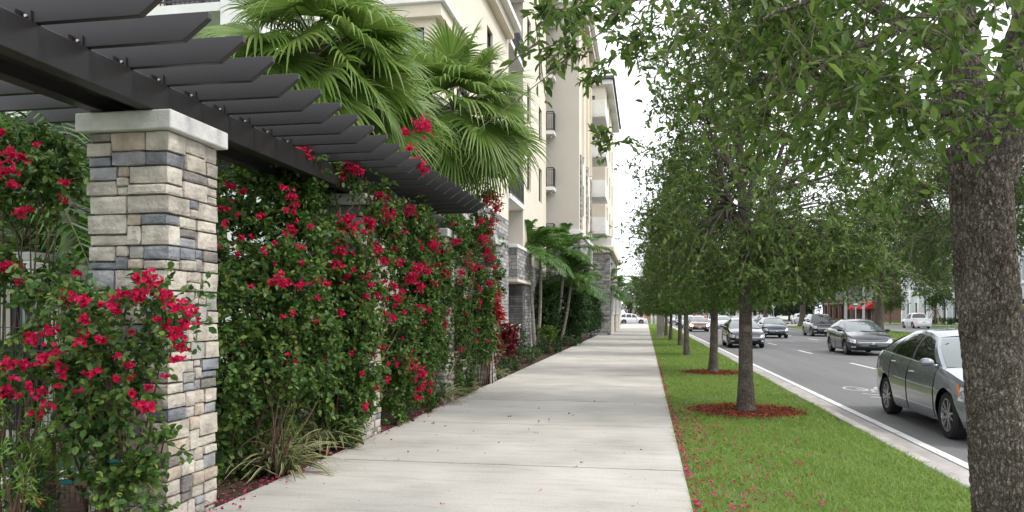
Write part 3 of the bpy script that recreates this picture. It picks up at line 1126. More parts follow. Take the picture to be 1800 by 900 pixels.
# ================================================================== TREES
def oak_blocks(rng, Ht, r0, cc, cr, ncl, ntw, nlf, L, Wf, clr, shape=4, nlimb=7, fork=2.2, lean=(0, 0), twr=.006, drop=.35, flat=-.95, nsides=10, skirt=0):
    """local oak: trunk blocks, crown blocks"""
    cc = np.array(cc, float)
    cr = np.array(cr, float)
    n = 14
    t = np.linspace(0, 1, n)
    P = np.stack([lean[0] * t + .10 * np.sin(t * 5 + rng.uniform(0, 6)) * t * min(1, Ht / 8), lean[1] * t + .08 * np.sin(t * 4 + rng.uniform(0, 6)) * t, Ht * t], 1)
    R = r0 * (1 - .78 * t ** .9)
    R[0] *= 1.28
    mb = MB()
    mb.tube(P, R, nsides)
    def on_trunk(z):
        f = min(1, max(0, z / Ht))
        return np.array([np.interp(f, t, P[:, k]) for k in range(3)]), float(np.interp(f, t, R))
    # cluster centres in the shell of the crown
    cen = []
    while len(cen) < ncl:
        v = unit(rng.normal(size=3)) * rng.uniform(.25, 1) ** .45
        if v[2] < flat:
            continue
        if v[2] < -.2:
            v = v * np.array([1.12, 1.12, .96])
        lump = 1 if v[2] < -.5 else 1 + .22 * mn.noise(Vector(v * 2.1) + Vector((rng.integers(99), 0, 0)))
        cen.append(cc + cr * v * lump)
    for _ in range(skirt):
        a = rng.uniform(0, 2 * math.pi)
        q = rng.uniform(.25, .95)
        cen.append(cc + np.array([cr[0] * q * math.cos(a), cr[1] * q * math.sin(a), -cr[2] * rng.uniform(.45, .84)]))
    cen = np.array(cen)
    # limbs
    tips = []
    for k in range(nlimb):
        a = 2 * math.pi * (k + rng.uniform(-.3, .3)) / nlimb
        el = rng.uniform(-.1, .9)
        tips.append(cc + cr * .62 * np.array([math.cos(a) * math.cos(el), math.sin(a) * math.cos(el), math.sin(el)]))
    tips.append(cc + cr * np.array([.1, -.1, .8]))
    limbs = []
    for k, e in enumerate(tips):
        z0 = fork + (Ht * .85 - fork) * rng.uniform(0, .55) if k else fork
        b, rb = on_trunk(z0)
        mid = (b + e) / 2 + np.array([0, 0, .12 * cr[2]]) + rng.normal(size=3) * .06 * cr
        Q = bez(b, mid, e, 9)
        rr = np.linspace(min(rb * .68, r0 * .55), r0 * .09, 9)
        mb.tube(Q, rr, 7, cap=False)
        limbs.append((Q, rr))
    bp, br = [], []
    for c in cen:
        best = min(limbs, key=lambda q: np.linalg.norm(q[0] - c, axis=1).min())
        i = max(2, int(np.linalg.norm(best[0] - c, axis=1).argmin()) - 2)
        b = best[0][i]
        bp.append(bez(b, (b + c) / 2 + rng.normal(size=3) * .08 * np.linalg.norm(c - b) + np.array([0, 0, .05]), c, 6))
        br.append(np.linspace(max(twr * 1.5, best[1][i] * .5), twr * 1.2, 6))
    tb = [(np.array(mb.v), np.array([f for f in mb.f if len(f) == 4]), 0), twig_block(np.array(bp), np.array(br), 5, 0)]
    cb = sprays(rng, cen, clr * rng.uniform(.75, 1.3, len(cen)), cc, ntw, nlf, L, Wf, shape, droop=drop, twr=twr, keep=lambda Q: Q[:, 2] > fork - .38)
    return tb, cb


def plant(name, label, cat, loc, tb, cb, bark, leaf, group=None, rotz=0, scale=1, tw='twig'):
    t = thing(name, label, cat, loc, rotz, group)
    t.scale = (scale,) * 3 if not isinstance(scale, tuple) else scale
    np_obj('trunk', tb, M[bark], t, smooth=True, local=True)
    np_obj('crown', cb, [M[leaf], M[tw]], t, local=True)
    return t


def dup(root, loc, rotz, label, scale=1, group=None):
    r = root.copy()
    C.objects.link(r)
    r.location = tuple(float(x) for x in loc)
    r.rotation_euler = (0, 0, rotz)
    r.scale = (scale,) * 3 if not isinstance(scale, tuple) else scale
    r['label'] = label
    if group:
        r['group'] = group
    for ch in list(root.children):
        c = ch.copy()
        C.objects.link(c)
        c.parent = r
        for g_ in list(ch.children):
            d = g_.copy()
            C.objects.link(d)
            d.parent = c
    return r


# ---- the street oaks along the lawn
rng = np.random.default_rng(11)
GRP = 'young oaks in a row along the lawn strip'
tb, cb = oak_blocks(rng, 7.4, .128, (.25, 0, 4.6), (1.85, 2.1, 3.0), 190, 13, 11, (.058, .1), .46, .5, 6, fork=2.15, lean=(-.12, .1), twr=.0035, drop=.22, skirt=70)
oakA = plant('oak_tree', 'young oak with a pale round pruning scar, in the nearer full mulch ring', 'tree', (1.62, yd(12.6, 1.6), -.02), tb, cb, 'bark', 'oak_leaf', GRP)
m_cut = mk('cut_wood', (.17, .145, .11), .9, (.10, .085, .065), 60)
o = MB().lathe([(0, .012), (.04, .012), (.055, .004), (.065, -.012), (.08, -.05)], 18, (0, 0, 0), 'x').build('pruning_scar', m_cut, oakA, local=True)
o.location = (.0, -.112, 1.36)
o.rotation_euler = (0, 0, rad(-88))
rng = np.random.default_rng(12)
tb, cb = oak_blocks(rng, 7.2, .122, (.15, 0, 4.45), (1.6, 2.2, 3.0), 130, 11, 9, (.085, .135), .52, .6, 4, fork=2.1, lean=(.1, .1), twr=.004, drop=.25, skirt=45)
oakB = plant('oak_tree', 'slim oak standing in the smaller mulch ring behind the scarred one', 'tree', (1.80, yd(20.8, 1.8), -.02), tb, cb, 'bark', 'oak_leaf_far', GRP)
labs = ['third slim lawn oak of the row, no mulch at its foot', 'fourth lawn oak in the row, close behind the third trunk',
        'slim oak trunk just right of the square concrete post', 'oak trunk right behind the square concrete post on the lawn',
        'distant lawn oak past the concrete post, next to last of the row', 'farthest small oak at the end of the lawn near the cross street']
for i, (D, X, s_) in enumerate(((29.6, 1.55, .92), (38.6, 1.72, .95), (47, 1.5, .9), (55.5, 1.45, .95), (66, 1.5, .95), (80, 1.5, 1.0))):
    dup(oakB, (X, yd(D, X), -.02), 1.3 + 1.9 * i, labs[i], s_)

# ---- the near oak at the right edge: furrowed trunk, overhanging boughs
rng = np.random.default_rng(21)
nb = at(1760, 900, 3.92)
nb[2] = -.03
near = thing('oak_tree', 'big oak with furrowed bark at the right edge, boughs hanging over the view', 'tree', nb, 0, GRP)
PT = [at(1776, 1119, 3.92), at(1766, 900, 3.92), at(1757, 760, 3.92), at(1748, 640, 3.92), at(1737, 520, 3.92), at(1727, 400, 3.93), at(1723, 320, 3.95), at(1720, 250, 4.0)]
RT = np.array([.168, .142, .139, .137, .141, .137, .142, .146])
f = np.linspace(0, 7, 240)
PT = np.array(PT)
PP = np.stack([np.interp(f, range(8), PT[:, k]) for k in range(3)], 1)
kk = np.ones(31) / 31
for k in range(3):
    PP[:, k] = np.convolve(np.pad(PP[:, k], 15, 'edge'), kk, 'valid')
RR = np.interp(f, range(8), RT)
ns = 120
G = []
for i in range(240):
    row = []
    for a in np.linspace(0, 2 * math.pi, ns, endpoint=False):
        d = np.array([math.cos(a), math.sin(a), 0])
        z = PP[i][2]
        wq = Vector((d[0] * 2.2, d[1] * 2.2, z * 2.0))
        w = .12 * mn.noise_vector(wq * 2.3)
        dist = mn.voronoi(Vector((d[0] * 5.5, d[1] * 5.5, z * 13)) + w * 4)[0]
        c = min(1, (dist[1] - dist[0]) / .28)
        r_ = RR[i] * (1 + .045 * mn.noise(wq * .8)) + .013 * (c ** .6) - .008 + .005 * mn.noise(wq * 9)
        row.append(PP[i] + d * r_)
    G.append(row)
G = np.array(G)
F = []
for i in range(239):
    for j in range(ns):
        F.append((i * ns + j, i * ns + (j + 1) % ns, (i + 1) * ns + (j + 1) % ns, (i + 1) * ns + j))
lm = MB()
top = PT[7]
def limb(pts, r0, r1, n=10, sides=10):
    P = np.array([at(*p) for p in pts])
    k = len(P)
    u_ = np.linspace(0, k - 1, n * (k - 1))
    Q = np.stack([np.interp(u_, range(k), P[:, c]) for c in range(3)], 1)
    kk = np.ones(9) / 9
    for c in range(3):
        Q[:, c] = np.convolve(np.pad(Q[:, c], 4, 'edge'), kk, 'valid')
    Q = Q + np.random.default_rng(int(abs(pts[0][0] + pts[-1][1]))).normal(size=Q.shape) * .004
    lm.tube(Q, np.linspace(r0, r1, len(Q)), sides, cap=False)
    return Q
LB = [limb([(1726, 330, 3.98), (1712, 240, 4.05), (1690, 100, 4.1), (1672, -60, 4.15), (1640, -300, 4.3)], .125, .07),
      limb([(1738, 330, 3.96), (1758, 250, 3.9), (1790, 130, 3.8), (1835, -50, 3.75), (1880, -250, 3.8)], .125, .07),
      limb([(1690, 110, 4.1), (1560, 20, 3.9), (1400, -50, 3.7), (1310, -70, 3.6), (1250, -50, 3.55)], .05, .008),
      limb([(1700, 180, 4.06), (1600, 190, 4.6), (1480, 150, 5.2), (1380, 120, 5.6), (1290, 150, 5.8)], .045, .008),
      limb([(1790, 130, 3.8), (1760, 180, 3.3), (1700, 200, 3.0), (1590, 200, 2.9), (1470, 190, 2.9)], .022, .004),
      limb([(1680, 0, 4.12), (1500, 90, 3.4), (1350, 130, 3.3), (1290, 170, 3.3)], .022, .004),
      limb([(1672, -60, 4.15), (1450, -140, 4.6), (1320, -170, 5.0), (1240, -130, 5.2)], .045, .01),
      limb([(1835, -50, 3.75), (1700, -60, 3.1), (1500, -30, 2.7), (1320, 40, 2.6)], .03, .005),
      limb([(1750, 280, 3.9), (1850, 220, 4.2), (1990, 150, 4.6)], .05, .01)]
np_obj('trunk', [(G.reshape(-1, 3), np.array(F), 0), (np.array(lm.v), np.array([q for q in lm.f if len(q) == 4]), 0)], M['bark'], near, smooth=True)
for (px, py, rr) in ((1776, 519, .022), (1770, 445, .018)):
    p = at(px, py, 3.815)
    o = MB().lathe([(0, .012), (.75 * rr, .012), (rr, .004), (1.25 * rr, -.012), (1.5 * rr, -.05)], 18, (0, 0, 0), 'x')
    o = o.build('pruning_scar', m_cut, near, local=True)
    o.location = tuple(p - nb)
    o.rotation_euler = (0, 0, -.75)
cen, crd = [], []
# clusters hang on the boughs, sampled along each one and spread about it
for qi, Q in enumerate(LB):
    ncl_ = [6, 8, 22, 22, 14, 14, 18, 18, 8][qi]
    for _ in range(ncl_):
        i = rng.integers(int(len(Q) * (.5 if qi < 2 else .3)), len(Q))
        s_ = .30 if qi not in (4, 5) else .16
        cen.append(Q[i] + rng.normal(size=3) * np.array([s_, s_, s_ * .9]))
        crd.append(rng.uniform(.22, .42))
for px, py, D in ((985, 20, 3.4), (1000, 80, 3.5), (1030, 10, 3.5), (1075, 235, 4.8), (1050, 130, 4.8), (1110, 75, 4.4), (1130, 60, 4.2), (1180, 30, 4.2), (1100, 10, 4.0),
                  (1240, 20, 3.8), (1290, 110, 3.9), (1420, 60, 3.6), (1500, 30, 3.6), (1560, 110, 3.8), (1630, 150, 4.4), (1480, 230, 4.4), (1590, 260, 4.6),
                  (1550, 320, 3.2), (1470, 340, 3.1), (1400, 250, 4.5), (1350, 60, 4.8), (1780, 60, 3.0), (1780, 160, 4.8)):
    cen.append(at(px, py, D))
    crd.append(.12 if px < 1150 else .26)
cen, crd = np.array(cen), np.array(crd)
def pix(Q):
    xc = Q[:, 0] * CT + Q[:, 1] * ST
    D = -Q[:, 0] * ST + Q[:, 1] * CT
    return D, xc / np.maximum(D, .05)
def keep(Q):
    D = -Q[:, 0] * ST + Q[:, 1] * CT
    return (D > 2.0) & (Q[:, 2] > 2.2) & (Q[:, 0] > -1.75 + .0 * D)
cb = sprays(rng, cen, crd, (1.7, 4.1, 3.2), 9, 10, (.042, .070), .42, 6, droop=.35, spread=.95, twr=.0028, keep=keep)
np_obj('crown', cb, [M['oak_leaf'], M['twig']], near)

# ---- big spreading oaks on the median
rng = np.random.default_rng(31)
MG = 'spreading oaks on the median'
def big_blocks(seed, cr=(7, 7, 4.2), cz=7.0):
    r = np.random.default_rng(seed)
    return oak_blocks(r, 8.0, .42, (0, 0, cz), cr, 210, 13, 10, (.16, .27), .55, 1.35, 4, nlimb=9, fork=2.9, lean=(.5, .2), twr=.016, drop=.35, flat=-.62)
tb, cb = big_blocks(31)
med = plant('oak_tree', 'stout spreading oak with forked limbs on the median behind the dark sedan', 'tree', (19.4, yd(65, 19.6), 0), tb, cb, 'bark_far', 'oak_leaf_far', MG)
dup(med, (17.6, yd(40, 17.6), 0), 2.2, 'spreading median oak behind the near trunk, its limb reaching left', (.8, .8, 1.1))
tb, cb = big_blocks(32, (6.4, 6.4, 3.8), 6.6)
med2 = plant('oak_tree', 'broad dark median oak, next beyond the stout forked one', 'tree', (18.6, yd(93, 18.6), 0), tb, cb, 'bark_far', 'oak_leaf_far', MG)
dup(med2, (18.2, yd(118, 18), 0), 2.0, 'median oak standing past the pink paving, behind the black suv', 1.0)
# far-side and distant trees
FG = 'trees across the far carriageway'
tb, cb = oak_blocks(np.random.default_rng(41), 5.0, .11, (0, 0, 4.1), (1.9, 1.9, 2.0), 60, 10, 9, (.16, .26), .55, .75, 4, fork=1.9, twr=.012)
stk = plant('oak_tree', 'small staked tree on the far verge right of the white pickup', 'tree', (40.2, yd(108, 40.2), 0), tb, cb, 'bark_far', 'oak_leaf_far', FG, scale=(1.05, 1.05, 1.25))
dup(stk, (37, yd(118, 37), 0), 1, 'small tree in front of the white building, left of the staked one', 1.0)
dup(stk, (41.5, yd(99, 41.5), 0), 2.2, 'small tree by the white building, right of the staked one', 1.0)
tb, cb = oak_blocks(np.random.default_rng(42), 7, .25, (0, 0, 5.2), (4.6, 4.6, 4.0), 110, 10, 9, (.28, .44), .6, 1.3, 4, fork=1.6, twr=.02, flat=-.95)
ft = plant('broad_tree', 'dark round tree at the far end of the road, left end of the distant row', 'tree', (17.5, 205, 0), tb, cb, 'bark_far', 'oak_leaf_dark', FG, tw='twig')
fl = ['rounded tree in the distant row right beside its left end', 'middle tree of the distant row behind the compact car', 'tree of the distant row above the white suv seen from behind',
      'tall tree at the right end of the distant row beside the brick shops', 'distant tree beyond the left lanes past the green road sign',
      'distant tree at the road end above the stopped cars', 'distant tree left of the road beyond the cross street', 'bare-looking distant tree behind the street name sign']
for i, (X, Y, s_) in enumerate(((24, 196, 1.05), (29.5, 185, 1.0), (32, 182, 1.0), (35, 190, 1.15), (14, 235, 1.0), (7.5, 260, 1.2), (3.2, 150, .8), (-1.2, 190, .95))):
    dup(ft, (X, Y, 0), 1.7 * i, fl[i], s_)
sk = thing('tree_stake_frame', 'slanted timber props holding the small staked tree upright', 'tree stakes', (40.2, yd(108, 40.2), 0))
for a in range(3):
    an = a * 2.09 + .5
    c = np.array([40.2, yd(108, 40.2), 0])
    MB().bar(c + np.array([math.cos(an) * 1.3, math.sin(an) * 1.3, 0]), c + np.array([math.cos(an) * .12, math.sin(an) * .12, 2.3]), .1).build('prop', mk('timber', (.42, .27, .17), .8), sk)

# ================================================================== PALMS
def fan_frond(rng, base, az, el, pet, R, blocks, mi=0, half=2.1, nseg=20, tw=0):
    d0 = np.array([math.cos(az) * math.cos(el), math.sin(az) * math.cos(el), math.sin(el)])
    sag = np.array([0, 0, -.16 * pet * math.cos(el)])
    hub = base + d0 * pet + sag
    mid = base + d0 * pet * .5 + np.array([0, 0, .02])
    P = bez(base, mid, hub, 6)
    blocks.append(twig_block(P[None], np.linspace(.022, .010, 6)[None], 4, 2))
    d = unit(unit(hub - mid) + np.array([0, 0, -rng.uniform(-.1, .5)]))
    s = unit(np.cross(d, np.array([0, 0, 1.]) + rng.normal(size=3) * .25))
    n = np.cross(s, d)
    T = np.array([0, .22, .45, .62, .78, .9, 1.0])
    ks = np.arange(-nseg, nseg + 1)
    a = ks / nseg * half
    L = R * (1 - .30 * (np.abs(a) / half) ** 1.5) * rng.uniform(.93, 1.05, len(a))
    da = half / nseg
    V, F = [], []
    wprof = np.array([.004, 0, 0, 0, 0, 0, 0])
    for j in range(len(a)):
        dirn = d * math.cos(a[j]) + s * math.sin(a[j])
        side = -d * math.sin(a[j]) + s * math.cos(a[j])
        dro = rng.uniform(.1, .75)
        row = []
        for t in T:
            p = hub + dirn * L[j] * t + n * (.14 * R * (abs(a[j]) / half) * t + .10 * R * t * (1 - t))
            q = max(0, t - .48)
            p = p + np.array([0, 0, -1.]) * dro * L[j] * q * q * 1.9 - dirn * L[j] * q * q * .30 * dro
            w = (L[j] * t * math.tan(da / 2) * 1.03) if t < .55 else L[j] * .55 * math.tan(da / 2) * max(0.02, (1 - (t - .55) / .45)) ** .8
            w = max(w, .0015)
            row += [p - side * w, p + n * w * .55, p + side * w]
        o = len(V)
        V += row
        for i in range(len(T) - 1):
            b = o + i * 3
            F += [(b, b + 1, b + 4, b + 3), (b + 1, b + 2, b + 5, b + 4)]
    blocks.append((np.array(V), np.array(F), mi))


def fan_palm(label, heart, gz, seed, R=.85, pet=.85, nf=26, tr=.17, elr=(-.75, 1.3), extra=()):
    r = np.random.default_rng(seed)
    heart = np.array(heart)
    t = thing('fan_palm', label, 'palm', (heart[0], heart[1], gz), 0, 'fan palms behind the pergola')
    tb = MB()
    P = np.array([[heart[0] + .08 * math.sin(z * .9), heart[1], z] for z in np.linspace(gz - .1, heart[2], 40)])
    RR = tr * (1 + .05 * np.array([(-1) ** i for i in range(40)])) * np.linspace(1.25, .95, 40)
    tb.tube(P, RR, 14)
    tb.build('trunk', M['trunk_palm'], t, smooth=True)
    fr = []
    for i in range(nf):
        az = i * 2.39996 + r.uniform(-.2, .2)
        el = elr[1] - (elr[1] - elr[0]) * (i / nf) ** .8
        fr.append((az, el))
    fr += list(extra)
    for az, el in fr:
        bl_ = []
        fan_frond(r, heart + np.array([0, 0, r.uniform(-.1, .12)]), az, el, pet * r.uniform(.85, 1.2), R * r.uniform(.85, 1.12), bl_)
        np_obj('frond', bl_, [M['fan_leaf'], M['fan_dead'], M['petiole']], t)
    return t


fan_palm('tallest fan palm, its upright crown level with the nearest rafters', at(556, 95, 10.6), 0, 51, R=.92, pet=.74, nf=40, elr=(-.75, 1.45))
fan_palm('lower fan palm with yellow-green leaves close behind the rafter tips', at(598, 205, 12.0), 0, 52, R=1.0, pet=.8, nf=36, elr=(-.2, 1.5))
fan_palm('fan palm nearest the balconies with drooping lower fronds', at(800, 195, 16.3), 0, 53, R=1.12, pet=1.0, nf=50, elr=(-1.0, 1.35))


def feather_frond(rng, base, az, el, Ln, blocks, nl=34, ll=.55, droop=.55, lw=.035, mi=0):
    d0 = np.array([math.cos(az) * math.cos(el), math.sin(az) * math.cos(el), math.sin(el)])
    t = np.linspace(0, 1, 12)
    P = base + d0 * (Ln * t)[:, None]
    P[:, 2] -= droop * Ln * t ** 2.2
    P += np.outer(t ** 2, rng.normal(size=3) * .06 * Ln)
    blocks.append(twig_block(P[None], np.linspace(.022, .004, 12)[None] * (Ln / 2), 4, 1))
    tt = np.linspace(.14, .985, nl)
    C_ = np.stack([np.interp(tt, t, P[:, k]) for k in range(3)], 1)
    T = unit(np.stack([np.interp(tt, t, np.gradient(P[:, k])) for k in range(3)], 1))
    S = unit(np.cross(T, np.array([0, 0, 1.])))
    U = np.cross(S, T)
    V, F = [], []
    for sg in (-1, 1):
        for j in range(nl):
            l = ll * (math.sin(math.pi * min(1, .18 + .8 * tt[j])) ** .6) * rng.uniform(.85, 1.1)
            dr = unit(S[j] * sg * .95 + T[j] * .62 + U[j] * (.28 + rng.uniform(-.15, .15)))
            w = np.cross(dr, U[j] + rng.normal(size=3) * .15)
            w = unit(w) * lw * .5
            b = C_[j]
            m = b + dr * l * .5 + np.array([0, 0, -.05 * l])
            e = b + dr * l * .92 + np.array([0, 0, -.34 * l])
            o = len(V)
            V += [b - w * .5, b + w * .5, m + w, m - w, e + w * .15, e - w * .15]
            F += [(o, o + 1, o + 2, o + 3), (o + 3, o + 2, o + 4, o + 5)]
    blocks.append((np.array(V), np.array(F), mi))


def feather_palm(label, stems, seed, group=None, Ln=1.7, nf=11, tr=.075, ll=.5, cat='palm', shaft=.55, elr=(-.15, 1.25), name='feather_palm', lw=.035, droop=.55):
    """stems: list of (base xyz, top xyz, bow)"""
    r = np.random.default_rng(seed)
    t = thing(name, label, cat, stems[0][0], 0, group)
    for base, top, bow in stems:
        base, top = np.array(base, float), np.array(top, float)
        P = bez(base, (base + top) / 2 + np.array(bow), top, 26)
        R = np.linspace(1.25, .8, 26) * tr * (1 + .035 * np.array([(-1) ** i for i in range(26)]))
        MB().tube(P, R, 12).build('trunk', M['trunk_palm'], t, smooth=True)
        e = top + unit(P[-1] - P[-3]) * shaft
        if shaft > .1:
            MB().tube(bez(top, (top + e) / 2, e, 6), np.linspace(1.0, .55, 6) * tr, 10).build('crownshaft', M['shaft'], t, smooth=True)
        for i in range(nf):
            b_ = []
            az = i * 2.39996 + r.uniform(-.3, .3)
            el = elr[1] - (elr[1] - elr[0]) * (i / max(1, nf - 1)) ** .9
            feather_frond(r, e + np.array([0, 0, r.uniform(-.05, .05)]), az, el, Ln * r.uniform(.85, 1.12), b_, ll=ll, lw=lw, droop=droop)
            np_obj('frond', b_, [M['feather_leaf'], M['petiole']], t)
    return t


def gb(px, py):
    return gp(px, py, -.02)


b1, b2 = gb(940, 612), gb(945, 611)
D1 = 1350 * 1.62 / 61
FP = 'slender feather palms along the building bed'
feather_palm('twin-trunk feather palm, first of the slender palms beside the stone bay', [(b1, at(930, 452, D1), (0, 0, 0)), (b2, at(950, 462, D1 + .3), (.1, .1, 0))], 61, FP, Ln=2.1, ll=.66, nf=14, lw=.06, elr=(-.3, 1.45), droop=.42)
b3 = gb(966, 607)
D2 = 1350 * 1.62 / 56
feather_palm('feather palm with a bowed trunk leaning right over the groundcover', [(b3, at(990, 462, D2), (.35, .2, 0)), (gb(984, 607), at(1003, 505, D2 + .5), (.1, .1, 0))], 62, FP, Ln=2.3, ll=.75, nf=15, lw=.07, elr=(-.25, 1.45), droop=.42)
b4 = gb(1043, 588)
D3 = 1350 * 1.62 / 37
feather_palm('feather palm whose fronds hang in front of the white porticoes', [(b4, at(1062, 515, D3), (.4, .2, 0))], 63, FP, Ln=2.9, ll=.9, nf=14, lw=.08, elr=(-.2, 1.4), droop=.42)
feather_palm('short feather palm between the bowed one and the porticoes', [(gb(1020, 592), at(1024, 520, 1350 * 1.62 / 41), (0, 0, 0))], 64, FP, Ln=2.3, ll=.75, nf=13, lw=.07, elr=(-.2, 1.45), droop=.42)
feather_palm('slim feather palm rising behind the bowed one against the stone wall', [((*at(1012, 560, 50)[:2], -.05), at(1016, 452, 50), (.1, 0, 0))], 69, FP, Ln=2.4, ll=.75, nf=13, lw=.08, elr=(-.2, 1.45), droop=.42)
feather_palm('feather palm standing between the first and second porticoes', [((*at(1078, 580, 76)[:2], -.05), at(1083, 520, 76), (.2, 0, 0))], 70, FP, Ln=2.7, ll=.9, nf=13, lw=.1, elr=(-.2, 1.4), droop=.42)
feather_palm('tall distant palm with yellow crownshaft by the cross street', [((-2.2, 136, 0), (-1.9, 136, 5.2), (0, 0, 0))], 65, None, Ln=3.2, ll=1.0, nf=13, tr=.18, shaft=1.6, lw=.12)
# royal-like trunks seen between groundcover and wall
feather_palm('palm with a pale upright trunk standing left of the stone pillar', [((*at(102, 545, 9.2)[:2], -.05), at(121, 195, 9.2), (.12, 0, 0))], 66, None, Ln=2.1, ll=.6, nf=9, tr=.085, shaft=.3, elr=(-.3, .9))
feather_palm('arching palm over the fence at the far left edge', [((*at(-40, 545, 8.6)[:2], -.05), at(-30, 200, 8.6), (0, 0, 0))], 67, None, Ln=2.3, ll=.75, nf=14, tr=.1, shaft=.2, elr=(-.7, 1.0))
feather_palm('low clumping palm behind the fence, left of the stone pillar', [((*at(20, 545, 10)[:2], -.05), at(40, 440, 10), (0, 0, 0)), ((*at(150, 545, 10.5)[:2], -.05), at(150, 470, 10.5), (0, 0, 0))], 68, None,
             Ln=1.7, ll=.55, nf=10, tr=.05, shaft=.1, elr=(0, 1.2))

# ================================================================== BOUGAINVILLEA
def shell_clusters(rng, ell, dens=1.0):
    """ell: (px, py, D, rx px, ry px, depth m) ellipsoids at their real depth; returns cluster centres and radii"""
    cs, rs = [], []
    cen_all = []
    for px, py, D, rx, ry, rd in ell:
        c = at(px, py, D)
        R = np.array([rx * D / 1350, rd, ry * D / 1350])
        n = int(dens * 44 * (R[0] * R[2] + R[1] * R[2] * .8 + R[0] * R[1] * .6) ** 1.0) + 4
        for _ in range(n):
            v = unit(rng.normal(size=3)) * rng.uniform(.3, 1) ** .5
            p = c + v * R
            if p[2] < .06:
                p[2] = rng.uniform(.05, .3)
            cs.append(p)
            rs.append(rng.uniform(.12, .24))
            cen_all.append(c)
    return np.array(cs), np.array(rs), np.array(cen_all)


def bougainvillea(label, base, ell, flowers, seed, stems=(), dens=1.0, xmax=None, leafL=(.045, .078), foot=0.0, group='bougainvillea on the pergola'):
    # keep every mound beside the sidewalk and every flower on the face of the hedge
    if xmax is not None:
        ell = [(px, py, max(D, 3.56 * 1370.6 / (1135 - px)) if py > 310 else D, rx, ry, rd) for px, py, D, rx, ry, rd in ell]
        flowers = [(px, py, max(D, 3.33 * 1370.6 / (1135 - px)) if py > 310 else D, rp) for px, py, D, rp in flowers]
    r = np.random.default_rng(seed)
    t = thing('bougainvillea', label, 'flowering vine', base, 0, group)
    cs, rs, ca = shell_clusters(r, ell, dens)
    if xmax is not None:
        ok = cs[:, 0] < xmax
        cs, rs, ca = cs[ok], rs[ok], ca[ok]
    kp = (lambda Q: (Q[:, 0] < xmax + .06 - foot * np.clip((.95 - Q[:, 2]) / .45, 0, 1)) & (Q[:, 2] > .015)) if xmax is not None else (lambda Q: Q[:, 2] > .015)
    fb = sprays(r, cs, rs, ca, 8, 9, leafL, .68, 6, droop=.3, up=.2, spread=.9, twr=.0022, keep=kp, fold=.16)
    np_obj('foliage', fb, [M['boug_leaf'], M['vine']], t)
    # woody stems from the ground to the foliage
    mb = MB()
    for st_ in stems:
        P = np.array([at(*p) for p in st_])
        k = len(P)
        u_ = np.linspace(0, k - 1, 8 * (k - 1))
        Q = np.stack([np.interp(u_, range(k), P[:, c]) for c in range(3)], 1)
        Q += r.normal(size=Q.shape) * .008
        mb.tube(Q, np.linspace(.017, .006, len(Q)), 6)
    for _ in range(len(ell) * 2):
        c = cs[r.integers(len(cs))]
        b = np.array(base, float) + np.array([r.uniform(-.15, .15), r.uniform(-.2, .2), 0])
        Q = bez(b, (b + c) / 2 + r.normal(size=3) * .2, c, 10)
        mb.tube(Q, np.linspace(.016, .004, 10), 5)
    mb.build('stem', M['vine'], t, smooth=True)
    # flower clusters: three bracts each
    P_, D_, N_, L_ = [], [], [], []
    for px, py, D, rp in flowers:
        c = at(px, py, D)
        R = rp * D / 1350
        R *= .6
        n = max(5, int(30 * (R / .06) ** 1.7))
        for _ in range(n):
            v = r.normal(size=3) * np.array([.55, .5, .45]) * R
            p = c + v
            ax = unit(r.normal(size=3) * .7 + np.array([.25, -.7, .35]))
            s1 = unit(np.cross(ax, r.normal(size=3)))
            s2 = np.cross(ax, s1)
            l = r.uniform(.024, .037)
            for q in range(3):
                a = q * 2.094 + r.uniform(-.2, .2)
                o = s1 * math.cos(a) + s2 * math.sin(a)
                P_.append(p)
                D_.append(o * .75 + ax * .65)
                N_.append(ax - o * .5)
                L_.append(l)
    if P_:
        L_ = np.array(L_)
        fo = np_obj('blossom', [leaf_block(np.array(P_), np.array(D_), np.array(N_), L_, L_ * .78, .12, 6)], M['bract'], t)
    return t


r0 = np.random.default_rng(5)
def scat(n, x0, x1, y0, y1, D, rp, seed=0, dd=.0):
    q = np.random.default_rng(seed)
    return [(q.uniform(x0, x1), q.uniform(y0, y1), D + q.uniform(-dd, dd), q.uniform(*rp)) for _ in range(n)]


